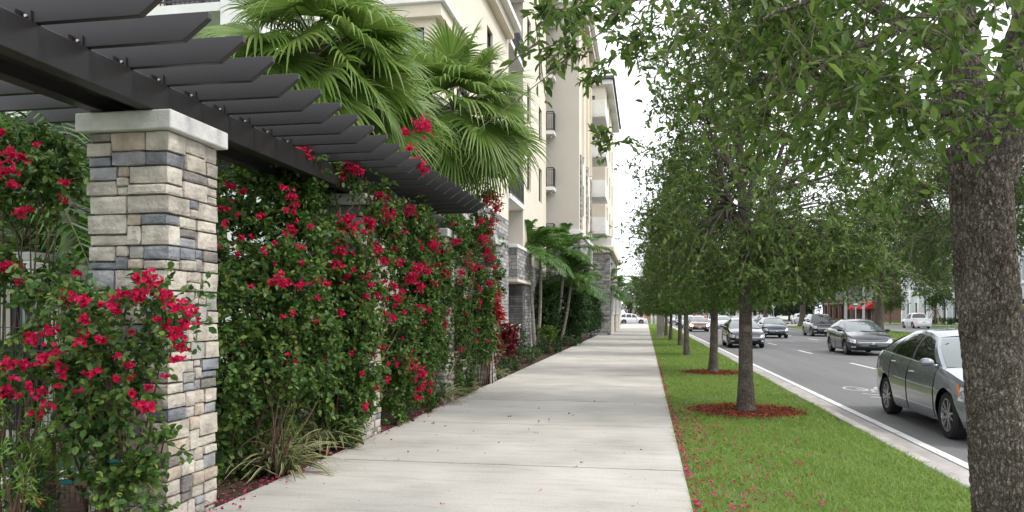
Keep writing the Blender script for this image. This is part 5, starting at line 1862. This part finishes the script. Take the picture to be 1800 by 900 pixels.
STY = {
    'sedan': dict(L=4.62, W=1.80, Hh=1.47, wb=2.70, fo=.93, r=.325, zt=[(-2.4, .93), (-2.2, 1.03), (-1.9, 1.075), (-1.2, 1.05), (.3, .97), (.95, .965), (1.35, .90), (1.9, .79), (2.15, .70), (2.4, .62)],
                  A=(1.05, .18), B=(-.22, -.20), C=(-1.12, -.92), D=(-1.88, -1.02), roof=[(.18, 1.375), (-.1, 1.445), (-.45, 1.475), (-.8, 1.46), (-1.02, 1.42)], yr=.55),
    'compact': dict(L=4.30, W=1.70, Hh=1.46, wb=2.55, fo=.85, r=.31, zt=[(-2.2, .98), (-2.0, 1.06), (-1.7, 1.09), (-1.1, 1.05), (.3, .98), (.95, .98), (1.35, .92), (1.8, .80), (2.0, .70), (2.2, .62)],
                    A=(1.05, .30), B=(-.15, -.15), C=(-1.05, -.85), D=(-1.72, -1.0), roof=[(.3, 1.37), (0, 1.44), (-.4, 1.46), (-.8, 1.44), (-1.0, 1.39)], yr=.54),
    'suv': dict(L=4.65, W=1.88, Hh=1.70, wb=2.75, fo=.88, r=.37, zt=[(-2.4, 1.02), (-2.2, 1.08), (-1.2, 1.08), (.3, 1.04), (.95, 1.05), (1.4, 1.02), (1.9, .95), (2.1, .86), (2.3, .75)],
                A=(1.0, .38), B=(-.12, -.12), C=(-1.0, -1.0), D=(-2.08, -1.8), roof=[(.38, 1.60), (0, 1.67), (-.6, 1.70), (-1.3, 1.68), (-1.8, 1.62)], yr=.60),
    'van': dict(L=5.1, W=1.95, Hh=1.95, wb=2.95, fo=.85, r=.35, zt=[(-2.6, 1.08), (-1.2, 1.08), (.3, 1.08), (1.2, 1.10), (1.6, 1.08), (2.0, 1.0), (2.25, .85), (2.4, .7)],
                A=(1.35, .75), B=(.25, .25), C=(-.9, -.9), D=(-2.42, -2.3), roof=[(.75, 1.83), (.3, 1.92), (-.8, 1.95), (-1.6, 1.95), (-2.3, 1.9)], yr=.74),
    'pickup': dict(L=5.2, W=1.86, Hh=1.78, wb=3.2, fo=.88, r=.38, zt=[(-2.7, 1.12), (-1.05, 1.12), (.3, 1.10), (.95, 1.09), (1.4, 1.05), (2.0, 1.0), (2.25, .92), (2.45, .8)],
                   A=(1.15, .62), B=(.10, .10), C=(-.62, -.62), D=(-.98, -.86), roof=[(.62, 1.68), (.3, 1.75), (-.2, 1.78), (-.6, 1.77), (-.86, 1.72)], yr=.62)}


def vehicle(style, pnt, label, cat, loc, rotz, name, group=None, lamps='lamp_clear', tail='lamp_red', detail=True):
    S_ = STY[style]
    W = S_['W'] / 2
    xf = S_['wb'] / 2 + .02
    xr = xf - S_['wb']
    xmax = xf + S_['fo']
    xmin = xmax - S_['L']
    rw = S_['r']
    t = thing(name, label, cat, loc, rotz, group)
    pm = PT_[pnt]
    zk = sorted(S_['zt'])
    zx, zv = [a for a, b in zk], [b for a, b in zk]
    ztop = lambda x: float(np.interp(x, zx, zv))
    sup = 3.4 if style not in ('van', 'pickup') else 5.0
    # stations round the plan: tail centre, side, nose centre
    xsf, xsr = xf - .05, xr - (.1 if style != 'pickup' else .3)
    st = []
    for ph in np.linspace(90, 0, 13)[:-1]:
        p = rad(ph)
        st.append((xsr + (xmin - xsr) * math.sin(p) ** (2 / sup), W * max(0, math.cos(p)) ** (2 / sup), math.sin(p) ** 2, -1))
    xs = list(np.linspace(xsr, xsf, 64))
    for ax in (xf, xr):
        for q in (-1, 1):
            for dx in (.99, .95, .85):
                xx = ax + q * (rw + .055) * dx
                if xsr < xx < xsf:
                    xs.append(xx)
    for x in sorted(xs):
        st.append((x, W, 0, 0))
    for ph in np.linspace(0, 90, 15)[1:]:
        p = rad(ph)
        st.append((xsf + (xmax - xsf) * math.sin(p) ** (2 / sup), W * max(0, math.cos(p)) ** (2 / sup), math.sin(p) ** 2, 1))
    n = len(st)
    nf = 14
    nr = 12
    tz = np.array([0, .06, .14, .25, .38, .50, .60, .70, .80, .90, .96, 1.0])
    def section(fi, tt):
        i = int(min(max(fi, 0), n - 1.001))
        f = fi - i
        a, b = st[i], st[i + 1]
        x, w, e = (a[k] * (1 - f) + b[k] * f for k in range(3))
        sg = a[3] if a[3] else b[3]
        base = .20 + .05 * e
        zb = base
        for ax in (xf, xr):
            d = abs(x - ax)
            Ra = rw + .055
            if d < Ra:
                zb = max(zb, rw + math.sqrt(max(0, Ra * Ra - d * d)))
        zt_ = ztop(x)
        z = zb + (zt_ - zb) * tt
        u = (z - base) / max(.05, zt_ - base)
        y = w * float(np.interp(u, [0, .1, .28, .5, .62, .68, .8, .92, 1], [.93, .965, .99, 1.0, 1.0, .988, .972, .945, .895]))
        if sg > 0:
            x -= e * float(np.interp(u, [0, .2, .45, .62, .8, 1], [.10, .0, .0, .03, .10, .24]))
        else:
            x += e * float(np.interp(u, [0, .25, .5, .75, 1], [.10, 0, 0, .03, .06]))
        return np.array([x, y, z])
    body = MB()
    for sg in (1, -1):
        G = [[section(i if i < n - 1 else n - 1.001, q) * np.array([1, sg, 1]) for q in tz] for i in range(n)]
        body.grid(G, flip=(sg < 0))
    # hood, shelf and deck between the two shoulder lines
    G = []
    for i in range(n):
        p = section(min(i, n - 1.001), 1.0)
        crown = .045 if style != 'pickup' or p[0] > -1 else 0
        G.append([(p[0], p[1] * u, p[2] + crown * (1 - u * u) * min(1, p[1] / .5)) for u in np.linspace(1, -1, 9)])
    if style == 'pickup':
        lo = [i for i in range(n) if G[i][0][0] > -1.0]
        body.grid(G[lo[0]:])
        yb = W * .82
        xb0 = xmin + .10
        body.box(xb0 + .02, -1.0, -yb, yb, .70, .72)
        bt = MB()
        bt.box(xb0, -1.0, yb - .02, W * .93, .72, 1.135).box(xb0, -1.0, -W * .93, -yb + .02, .72, 1.135).box(xmin + .03, xmin + .10, -W * .9, W * .9, .62, 1.135)
        bt.build('cargo_bed', pm, t, bevel=.02, local=True)
    else:
        body.grid(G)
    # greenhouse shell
    (ab, ar), (bb, br_), (cb_, cr_), (db, dr) = S_['A'], S_['B'], S_['C'], S_['D']
    rk = sorted(S_['roof'])
    rz = lambda x: float(np.interp(x, [a for a, b in rk], [b for a, b in rk]))
    yr = S_['yr'] * W / .9
    def edge(xb, xr_, v):
        """point on the side between belt (v=0) and roof rail (v=1)"""
        wb_ = W * .885
        tap = 1 - .035 * max(0, -xr_ - .5) - .02 * max(0, xr_)
        pb = np.array([xb, wb_ * (1 - .05 * max(0, (-xb - 1.2))), ztop(xb) - .012])
        pr = np.array([xr_, yr * tap, rz(xr_) - .015])
        p = pb * (1 - v) + pr * v
        p[1] += .045 * math.sin(math.pi * v)
        return p
    bowf, bowr = .16, (.12 if style in ('sedan', 'compact') else .05)
    def front(u, v):
        p = edge(ab, ar, v)
        return np.array([p[0] + bowf * (1 - .45 * v) * (1 - u * u), p[1] * u, p[2] + .03 * v * (1 - u * u) + .02 * math.sin(math.pi * v)])
    def rear(u, v):
        p = edge(db, dr, v)
        return np.array([p[0] - bowr * (1 - .4 * v) * (1 - u * u), p[1] * u, p[2] + .03 * v * (1 - u * u) + .02 * math.sin(math.pi * v)])
    U, Vv = np.linspace(-1, 1, 13), np.linspace(0, 1, 9)
    body.grid([[front(u, v) for v in Vv] for u in U], flip=True)
    body.grid([[rear(u, v) for v in Vv] for u in U])
    ss = np.linspace(0, 1, 22)
    colb, colr = lambda s: ab + (db - ab) * s, lambda s: float(np.interp(s, [0, (ab - bb) / (ab - db), (ab - cb_) / (ab - db), 1], [ar, br_, cr_, dr]))
    for sg in (1, -1):
        body.grid([[edge(colb(s), colr(s), v) * np.array([1, sg, 1]) for v in Vv] for s in ss], flip=(sg > 0))
    G = []
    for s in ss:
        row = []
        for u in U:
            a, b = front(u, 1), rear(u, 1)
            x = a[0] * (1 - s) + b[0] * s
            xe = ar + (dr - ar) * s
            e = edge(ab, xe, 1)
            row.append((x, e[1] * u, e[2] + .03 * (1 - u * u) + .012 * (1 - abs(u) ** 4)))
        G.append(row)
    body.grid(G)
    body.build('body', pm, t, smooth=True, local=True)
    # glazing, 6 mm proud of the shell
    def inset(fn, u0, u1, v0, v1, off, nu=9, nv=6, flip=False):
        g = MB()
        G = [[fn(u, v) for v in np.linspace(v0, v1, nv)] for u in np.linspace(u0, u1, nu)]
        G = np.array(G)
        du = np.gradient(G, axis=0)
        dv = np.gradient(G, axis=1)
        N = unit(np.cross(du, dv))
        c = np.array([0, 0, .8])
        sgn = np.sign(((G - c) * N).sum(-1, keepdims=True))
        return g.grid(G + N * sgn * off, flip=flip)
    inset(front, -.93, .93, .05, .93, .006, 13)  .build('windshield', M['windshield' if style != 'suv' else 'car_glass'], t, smooth=True, local=True)
    if style != 'van' or True:
        inset(rear, -.90, .90, .14 if style in ('suv', 'pickup', 'van') else .10, .90, .006).build('rear_window', M['car_glass'], t, smooth=True, local=True)
    fa, fb, fc = .0, (ab - bb) / (ab - db), (ab - cb_) / (ab - db)
    for sg in (1, -1):
        fn = lambda s, v: edge(colb(s), colr(s), v) * np.array([1, sg, 1])
        wins = [(.075, fb - .018), (fb + .018, fc - .01)]
        if style in ('suv', 'van'):
            wins.append((fc + .03, .93))
        else:
            wins.append((fc + .015, fc + (1 - fc) * .22)) if style == 'sedan' else None
        for a, b in wins:
            if style == 'pickup' and b - a < .04:
                continue
            inset(fn, a, b, .07, .88, .006, 7).build('side_window', M['car_glass'], t, smooth=True, local=True)
        if detail:
            tr_ = MB()
            for s0, s1 in zip(np.linspace(.05, .93, 15)[:-1], np.linspace(.05, .93, 15)[1:]):
                tr_.bar(fn(s0, .035) + np.array([0, sg * .012, 0]), fn(s1, .035) + np.array([0, sg * .012, 0]), .014, .014)
            tr_.build('window_trim', M['chrome'], t, local=True)
    # panels that follow the body side
    def side(f0, f1, t0, t1, sg, off, nm, mat, nu=10, nv=5, parent=None):
        g = MB()
        G = np.array([[section(f, q) * np.array([1, sg, 1]) for q in np.linspace(t0, t1, nv)] for f in np.linspace(f0, f1, nu)])
        N = unit(np.cross(np.gradient(G, axis=0), np.gradient(G, axis=1)))
        sgn = np.sign(((G - np.array([0, 0, .6])) * N).sum(-1, keepdims=True))
        g.grid(G + N * sgn * off, flip=(sg < 0))
        return g.build(nm, mat, parent or t, smooth=True, local=True)
    def fidx(x):
        for i in range(12, n - 1):
            if st[i][0] <= x <= st[i + 1][0]:
                return i + (x - st[i][0]) / max(1e-6, st[i + 1][0] - st[i][0])
        return n - 2
    fn0 = n - nf - 1
    xd = [(ab - .12, bb + .01), (bb - .01, max(cb_ - .22, xr + rw * .72))]
    if style == 'van':
        xd = xd[:1]
    for sg in (1, -1):
        side(fn0 + 2.6, fn0 + 8.6, .60, .90, sg, .008, 'headlight', M[lamps])
        if detail:
            side(fn0 + 1.6, fn0 + 2.9, .68, .86, sg, .0075, 'turn_signal', M['lamp_amber'], 4, 3)
            side(fn0 + 5.5, fn0 + 8.5, .20, .34, sg, .006, 'fog_lamp', M['lamp_clear'], 5, 3)
        side(9.6 if style in ('sedan', 'compact') else 9.0, 5.2 if style in ('sedan', 'compact') else 7.0, .62, .93, sg, .008, 'taillight', M[tail], 8)
        for k_, (x1, x0) in enumerate(xd):
            if x0 > x1:
                continue
            f0, f1 = fidx(x0), fidx(x1)
            d = side(f0, f1, .06, .985, sg, .004, 'door', pm, 14, 11)
            sm = MB()
            for f_ in (f0, f1):
                pts = [section(f_, q) * np.array([1, sg, 1]) + np.array([0, sg * .003, 0]) for q in np.linspace(.05, .99, 9)]
                for a, b in zip(pts[:-1], pts[1:]):
                    sm.bar(a, b, .010, .006)
            sm.build('door_seam', M['under'], d, local=True)
            if detail:
                h = section(f0 + (f1 - f0) * .1, .80) * np.array([1, sg, 1])
                hh = MB().tube(np.array([h + np.array([q, sg * (.012 + .03 * math.sin(math.pi * (q / .2))), 0]) for q in np.linspace(0, .2, 7)]), .012, 6)
                hh.build('handle', M['chrome'] if pnt != 'white' else pm, d, smooth=True, local=True)
        # mirror
        mb_ = edge(ab - .10, ar, .08) * np.array([1, sg, 1])
        m_ = MB()
        m_.bar(mb_ + np.array([-.03, 0, -.02]), mb_ + np.array([-.02, sg * .10, .0]), .05, .04)
        G = []
        for a in np.linspace(-math.pi / 2, math.pi / 2, 7):
            G.append([mb_ + np.array([-.02 + .065 * math.cos(a) * math.cos(b), sg * .17 + .105 * math.sin(a) * sg, .035 + .065 * math.cos(a) * math.sin(b)]) for b in np.linspace(0, 2 * math.pi, 13)])
        m_.grid(G)
        m_.build('mirror', pm if pnt not in ('darkgrey',) else M['black'], t, smooth=True, local=True)
    # nose: grille, intake, plate, emblem
    def band(f0, t0, t1, nm, mat, off=.007):
        g = MB()
        a = [[section(f, q) for q in np.linspace(t0, t1, 4)] for f in np.linspace(f0, n - 1.001, 9)]
        b = [[p * np.array([1, -1, 1]) for p in r_] for r_ in a[::-1]]
        G = np.array(a + b)
        G[..., 0] += off
        g.grid(G)
        return g.build(nm, mat, t, smooth=True, local=True)
    band(n - 5.4, .52, .72, 'grille', M['grille'])
    if detail:
        band(n - 5.6, .72, .755, 'grille_trim', M['chrome'], .010)
        band(n - 5.2, .60, .615, 'grille_bar', M['chrome'], .011)
        em = section(n - 1.001, .63)
        MB().lathe([(0, .012), (.05, .012), (.062, .006), (.065, -.02)], 20, (em[0] + .012, 0, em[2]), 'x').build('emblem', M['chrome'], t, local=True)
    band(n - 6.0, .08, .26, 'air_intake', M['grille'])
    pz = section(n - 1.001, .37)
    MB().box(pz[0] + .002, pz[0] + .018, -.16, .16, pz[2] - .055, pz[2] + .055).build('front_plate', M['grille'] if pnt in ('darkgrey', 'navy') else M['plate'], t, local=True)
    pz = section(0, .55)
    MB().box(pz[0] - .018, pz[0] + .02, -.16, .16, pz[2] - .055, pz[2] + .055).build('rear_plate', M['plate'], t, local=True)
    if style in ('suv', 'pickup', 'van'):
        e = rear(0, .97)
        MB().box(e[0] - .03, e[0] + .03, -.2, .2, e[2] - .02, e[2] + .02).build('high_brake_light', M[tail], t, local=True)
    # underbody with dark wheel wells
    ub = MB().box(xmin + .25, xmax - .3, -W * .74, W * .74, .2, .62)
    for ax in (xf, xr):
        ub.box(ax - rw - .05, ax + rw + .05, -W * .735, W * .735, .21, rw * 2 + .12)
    ub.build('underbody', M['under'], t, local=True)
    if detail:
        wp = MB()
        for y0 in (-.1, .42):
            a, b = front(y0 / .8 + .45, .045), front(y0 / .8 - .12, .10)
            wp.bar(a + np.array([.02, 0, .012]), b + np.array([.012, 0, .02]), .018, .012)
        wp.build('wiper', M['black'], t, local=True)
    # wheels
    tw = .2
    for ax in (xf, xr):
        for sg in (1, -1):
            c = (ax, sg * (W - .03 - tw / 2), rw)
            wt = bpy.data.objects.get('wheel_proto_%s' % style)
            wh = MB()
            h = tw / 2
            wh.lathe([(rw * .70, -h), (rw * .93, -h), (rw, -h * .72), (rw * 1.005, 0), (rw, h * .72), (rw * .93, h), (rw * .70, h), (rw * .68, h * .4), (rw * .68, -h)], 36, (0, 0, 0), 'y')
            wo_ = wh.build('wheel', M['tyre'], t, smooth=False, local=True)
            wo_.location = c
            rm = MB()
            f = sg * h
            R_ = rw * .70
            rm.lathe([(R_, f * .98), (R_ * .93, f * .96), (R_ * .90, f * .55), (R_ * .9, -f * .3)], 32, (0, 0, 0), 'y')
            rm.lathe([(0, f * .80), (R_ * .2, f * .80), (R_ * .24, f * .6), (R_ * .24, 0)], 16, (0, 0, 0), 'y')
            for q in range(5):
                for da in (-.16, .16):
                    a = q * 2 * math.pi / 5 + da
                    a2 = q * 2 * math.pi / 5 + da * 1.5
                    rm.bar((R_ * .16 * math.cos(a), f * .72, R_ * .16 * math.sin(a)), (R_ * .95 * math.cos(a2), f * .86, R_ * .95 * math.sin(a2)), R_ * .13, .02, up=(0, 1, 0))
            rm.build('rim', M['rim'], wo_, local=True)
            MB().lathe([(R_ * .88, f * .2), (0, f * .2)], 24, (0, 0, 0), 'y').build('brake_disc', M['grille'], wo_, local=True)
    return t


TW, AW = rad(-90), rad(90)     # heading toward the camera, heading away
RZ = -.13
def lane(D, X):
    return (X, yd(D, X), RZ)


CG = 'cars driving toward the camera'
vehicle('sedan', 'grey', 'slate grey sedan passing closest, its front partly hidden by the big oak trunk', 'car', (4.97, 12.87, RZ), TW, 'sedan', CG)
vehicle('sedan', 'darkgrey', 'dark grey sedan with chrome grille emblem, second lane, left of the slate one', 'car', (9.1, yd(32.2, 8.4) + 1.35, RZ), TW, 'sedan', CG)
vehicle('sedan', 'black', 'black sedan in the kerb lane partly behind the scarred oak trunk', 'car', (4.98, yd(39, 4.1) + 1.35, RZ), TW, 'sedan', CG)
vehicle('compact', 'navy', 'small navy sedan behind the black one, in the second lane', 'car', (8.95, yd(54, 8.3) + 1.3, RZ), TW, 'sedan', CG)
vehicle('suv', 'black', 'black suv with windshield reflections in the lane next to the median', 'suv', (13.2, yd(58, 12.4) + 1.3, RZ), TW, 'suv', CG)
vehicle('sedan', 'brown', 'reddish brown sedan with glowing amber headlights in the kerb lane', 'car', (5.0, yd(73, 4.15) + 1.3, RZ), TW, 'sedan', CG, lamps='lamp_lit')
AG = 'cars across the median'
vehicle('pickup', 'white', 'white pickup truck seen from behind on the far carriageway with red brake lights', 'pickup truck', (31.2, yd(90, 31), -.126), AW, 'pickup_truck', AG, tail='brake_lit')
vehicle('suv', 'white', 'white suv seen from behind across the median, right of the navy sedan', 'suv', (24.2, yd(123, 24.2), -.126), AW, 'suv', AG)
vehicle('sedan', 'silver', 'silver sedan with red tail lights, left of the white suv across the median', 'car', (22.6, yd(150, 22.6), -.126), AW, 'sedan', AG, detail=False)
vehicle('van', 'white', 'white van across the median just right of the scarred oak trunk', 'van', (19.9 + 3.2, yd(176, 22), -.126), AW, 'van', AG, detail=False)
vehicle('sedan', 'white', 'white sedan between the two lawn oak trunks, far across the road', 'car', (20.9, yd(198, 20.9), -.126), AW, 'sedan', AG, detail=False)
vehicle('suv', 'white', 'long white suv crossing the end of the sidewalk sideways', 'suv', (-2.1, 126.0, RZ), 0, 'suv', None)
FG2 = 'distant cars queued in the kerbside lanes'
for st_, pn, X, D, lab in (('sedan', 'silver', 8.6, 86, 'silver sedan behind the brown sedan with lit headlights, one lane over'), ('suv', 'white', 8.7, 99, 'white suv topmost of the queue behind the brown sedan'),
                           ('sedan', 'bluegrey', 5.0, 92, 'blue-grey sedan right behind the brown sedan in the kerb lane'), ('sedan', 'black', 5.2, 112, 'dark sedan in the queue seen left of the brown one'),
                           ('sedan', 'white', 5.0, 140, 'white sedan far off between the slim lawn oaks'), ('suv', 'bluegrey', 5.2, 160, 'blue-grey suv farthest off in the kerb lane'), ('sedan', 'silver', 9.0, 150, 'pale sedan far off in the second lane')):
    vehicle(st_, pn, lab, 'car', lane(D, X), TW, st_, FG2, detail=False)
t = vehicle('van', 'red', 'red and white delivery van in the far traffic left of the green road sign', 'van', lane(128, 8.9), TW, 'van', FG2, detail=False)
t.scale = (1.15, 1.15, 1.3)

# ================================================================== ACROSS THE ROAD AND STREET FURNITURE
m_ow = mk('pale_grey_render', (.60, .63, .64), .8, (.53, .56, .57), .4, .05, 30)
wb = thing('office_building', 'white and pale grey office block behind the staked trees across the road', 'building', (47, 108, 0))
ops = []
for fl_ in range(3):
    for i in range(17):
        a = 1.6 + i * 4.2
        ops.append((a, a + 2.6, 5.6 + fl_ * 4.2, 8.4 + fl_ * 4.2))
gops = [(1.6 + i * 4.2, 1.6 + i * 4.2 + 2.8, .3, 3.4) for i in range(17)]
w = MB()
facade(w, (46, 149), (0, -1), 72, -.1, 19, ops + gops, .3)      # faces the road
facade(w, (46, 77), (1, 0), 25, -.1, 19)
facade(w, (71, 149), (-1, 0), 25, -.1, 19)
w.build('wall', m_ow, wb)
windows(wb, (46, 149), (0, -1), ops, .3, nm=2, glass='glass_light', fw=.12, frame='white')
windows(wb, (46, 149), (0, -1), gops, .3, nm=1, fw=.12)
w = MB()
for i in range(18):
    y0 = 149 - .15 - i * 4.2
    w.box(45.5, 45.998, y0 - .55, y0 + .05, -.1, 18.4)
w.build('pier', M['white'], wb)
w = MB()
for fl_ in range(3):
    w.box(45.7, 45.997, 77, 148.2, 5.3 + fl_ * 4.2, 5.58 + fl_ * 4.2)
w.build('sill_band', M['white'], wb)
MB().box(45.2, 45.99, 77, 92, 4.2, 4.7).build('canopy', M['metal_dark'], wb)
um = thing('umbrella', 'yellow cafe umbrella by the office entrance, right of the big oak trunk', 'umbrella', (43.4, yd(92, 43.4), 0))
MB().lathe([(1.5, 2.5), (.05, 3.1), (0, 3.1), (.02, 3.05), (1.45, 2.46), (1.5, 2.5)], 8, (43.4, yd(92, 43.4), 0)).build('canopy', mk('yellow_canvas', (.62, .40, .03), .8), um)
MB().tube([(43.4, yd(92, 43.4), 0), (43.4, yd(92, 43.4), 3.05)], .03, 8).build('pole', M['steel'], um)
rgb = np.random.default_rng(77)
for i, (X, D, lab) in enumerate(((43.2, 112, 'clipped hedge along the office front behind the staked tree'), (43.0, 97, 'clipped hedge by the yellow umbrella at the office front'))):
    c = np.array([X, yd(D, X), .5])
    t = thing('hedge', lab, 'hedge', (c[0], c[1], 0), 0, 'hedges before the office block')
    cs = c + rgb.uniform(-1, 1, (90, 3)) * np.array([.5, 5.5, .35])
    np_obj('foliage', sprays(rgb, cs, .3, c, 6, 8, (.1, .18), .6, 4, droop=.1, keep=lambda Q: Q[:, 2] > 0), [M['hedge_leaf'], M['vine']], t)
# brown brick shops with red awnings
bs = thing('brick_building', 'brown brick shop building with red awnings beyond the median', 'building', (46, 176, 0))
ops = []
for fl_ in range(2):
    for i in range(9):
        a = 1.2 + i * 5.4
        ops += [(a, a + 1.5, 6.0 + fl_ * 4.2, 8.9 + fl_ * 4.2), (a + 1.9, a + 3.4, 6.0 + fl_ * 4.2, 8.9 + fl_ * 4.2)]
gops = [(1.4 + i * 5.4, 1.4 + i * 5.4 + 3.4, .3, 3.6) for i in range(9)]
w = MB()
facade(w, (45, 208), (0, -1), 50, -.1, 14.5, ops + gops, .35)
facade(w, (45, 158), (1, 0), 22, -.1, 14.5)
w.build('wall', M['brick'], bs)
windows(bs, (45, 208), (0, -1), ops, .35, nm=1, glass='glass_light', fw=.12, frame='white')
windows(bs, (45, 208), (0, -1), gops, .35, nm=2, fw=.14)
w = MB()
w.box(44.7, 44.997, 158, 208, 5.2, 5.6).box(44.75, 44.996, 158, 208, 3.9, 4.1).box(44.6, 44.998, 158, 208, 14.2, 14.7)
w.build('string_course', M['curb'], bs)
w = MB()
for i in range(10):
    w.box(44.7, 44.995, 208 - .3 - i * 5.4 - .5, 208 - .3 - i * 5.4 + .3, -.1, 14.19)
w.build('pier', M['brick'], bs)
m_aw = mk('red_canvas', (.45, .02, .03), .8)
for i, y0 in enumerate((177.6, 172.2, 166.8)):
    MB().ext([(44.55, y0 - 4.6, 3.85), (42.9, y0 - 4.6, 2.75), (42.9, y0 - 4.6, 2.45), (44.55, y0 - 4.6, 2.6)], (0, 4.4, 0)).build('awning', m_aw, bs)
# far pale tower and low far buildings
def simple_block(name, label, x0, x1, y0, y1, h, mat, floors, cols):
    t = thing(name, label, 'building', ((x0 + x1) / 2, (y0 + y1) / 2, 0))
    fh = h / floors
    ops = [((x1 - x0) / cols * (i + .22), (x1 - x0) / cols * (i + .78), fh * (k_ + .3), fh * (k_ + .8)) for k_ in range(floors) for i in range(cols)]
    w = MB()
    facade(w, (x0, y0), (1, 0), x1 - x0, -.1, h, ops, .3)
    facade(w, (x0, y1), (0, -1), y1 - y0, -.1, h)
    facade(w, (x1, y0), (0, 1), y1 - y0, -.1, h)
    w.box(x0 - .3, x1 + .3, y0 - .3, y1, h + .002, h + .5)
    w.build('wall', mat, t)
    windows(t, (x0, y0), (1, 0), ops, .3, nm=1, fw=.12)
    return t
m_y = mk('pale_yellow_render', (.68, .56, .36), .85, (.62, .5, .32), .3)
simple_block('tower_building', 'pale yellow tower far off above the navy sedan', 34, 41, 255, 270, 22, m_y, 7, 3)
simple_block('shop_building', 'low white shopfront row at the end of the road, behind the silver sedan', 20, 46, 226, 240, 6, M['white'], 2, 9)
simple_block('shop_building', 'low pale building beyond the cross street at the end of the sidewalk', -30, -6, 150, 170, 7, M['stucco'], 2, 7)
simple_block('house_building', 'distant red-roofed building at the road end left of the lawn oaks', -5.5, 1.6, 240, 256, 5, mk('terracotta', (.42, .20, .13), .85), 2, 4)
# square concrete post on the lawn
c = gp(1160, 594, -.02)
o = MB().box(c[0] - .21, c[0] + .21, c[1] - .21, c[1] + .21, -.1, 5.6)
o.box(c[0] - .23, c[0] + .23, c[1] - .23, c[1] + .23, -.1, .06)
o = o.build('concrete_post', mk('weathered_concrete', (.36, .33, .28), .9, (.25, .23, .2), 2, .3, 30), base=tuple(c), bevel=.02)
tag(o, 'square weathered concrete post standing on the lawn among the oaks', 'post')
def pole(label, X, Y, h, r=.09, arm=None):
    t = thing('street_light', label, 'street light', (X, Y, 0), 0, 'light poles at the crossing')
    MB().tube([(X, Y, -.1), (X, Y, h)], np.array([r, r * .65]), 10).build('pole', M['capstone'], t, smooth=True)
    MB().box(X - .25, X + .25, Y - .25, Y + .25, -.1, .7).build('base', M['white'], t, bevel=.03)
    MB().tube(bez(np.array([X, Y, h - .2]), np.array([X + .3, Y, h + .5]), np.array([X + (arm or 2), Y, h + .5]), 8), .04, 8).build('arm', M['steel'], t)
    MB().box(X + (arm or 2) - .1, X + (arm or 2) + .55, Y - .13, Y + .13, h + .42, h + .56).build('lamp_head', M['steel'], t, bevel=.03)
pole('light pole with white base left of the concrete post by the crossing', -.3, 137, 9)
pole('tall light pole on the median beyond the navy sedan', 18.5, 140, 9.5, arm=-2)
pole('light pole on the median end left of the scarred oak', 17.2, 166, 9.5, arm=2)
# signs
m_gs = mk('green_sign', (.0, .22, .13), .5)
def sign(name, label, X, Y, z0, z1, wd, post=2, bars=(), mat=m_gs, cat='sign', pm='steel', base=0, pr=.05):
    t = thing(name, label, cat, (X, Y, base))
    for px in ((-.3, .3) if post == 2 else (0,)):
        MB().box(X + px * wd - pr, X + px * wd + pr, Y + .03, Y + .03 + 2 * pr, base - .1, z1 - .05).build('post', M[pm], t)
    MB().box(X - wd / 2, X + wd / 2, Y - .015, Y + .015, z0, z1).build('panel', mat, t, bevel=.01)
    if bars:
        b = MB()
        for x0, x1, a, c_ in bars:
            b.box(X + x0, X + x1, Y - .02, Y - .0155, a, c_)
        b.build('legend', M['white'], t)
    return t
sign('road_sign', 'green road guide sign between the two nearest lawn trunks in the distance', 16.9, yd(176, 16.9), 2.9, 4.6, 1.9, 1, ((-.8, .1, 4.1, 4.28), (-.8, .55, 3.65, 3.83), (-.8, .3, 3.2, 3.38)))
sign('street_sign', 'green street name sign above the white suv at the sidewalk end', -1.35, 119.3, 2.5, 2.85, 1.15, 1, ((-.45, -.1, 2.6, 2.75), (0, .4, 2.6, 2.75)))
sign('street_sign', 'small green street name sign right of the red awnings', 23.0 - .9, yd(82, 22.1), 2.35, 2.8, .62, 1, ((-.22, .22, 2.52, 2.66),), base=0)
sign('parking_sign', 'small blue and white sign left of the brick shops', 37.0, yd(166, 37), 2.3, 3.1, .9, 1, ((-.35, .35, 2.35, 2.7),), mk('blue_sign', (.03, .12, .35), .5))
sign('traffic_sign', 'small white traffic sign on a pole behind the navy sedan', 21.0, yd(128, 21), 2.5, 3.2, .55, 1, (), M['white'])
# grey back of a big guide sign on two steel posts
gs = thing('guide_sign', 'big grey sign seen from behind on two steel posts, left of the forked oak', 'sign', (21.0, yd(78, 21), 0))
X, Y = 20.9, yd(78, 20.9)
for px in (-.85, .85):
    MB().box(X + px - .11, X + px + .11, Y - .12, Y + .1, -.1, 4.35).build('post', M['steel'], gs)
MB().box(X - 1.75, X + 1.9, Y + .12, Y + .16, 2.95, 4.45).build('panel', mk('grey_sign_back', (.19, .20, .19), .6), gs)
MB().box(X - 1.75, X + 1.9, Y + .085, Y + .118, 3.05, 3.13).box(X - 1.75, X + 1.9, Y + .085, Y + .118, 4.2, 4.28).build('brace', M['steel'], gs)
# utility box and bollards by the crossing
for i, (X, Y) in enumerate(((.9, 119.2), (1.5, 119.6), (2.2, 119.4))):
    o = MB().box(X - .13, X + .13, Y - .13, Y + .13, -.05, [2.6, 2.1, 2.4][i]).build('post', M['capstone'], base=(X, Y, 0), bevel=.02)
    tag(o, ['concrete bollard post at the crossing, left of three', 'shortest concrete post at the crossing', 'concrete post at the crossing nearest the kerb'][i], 'post', 'posts at the crossing')
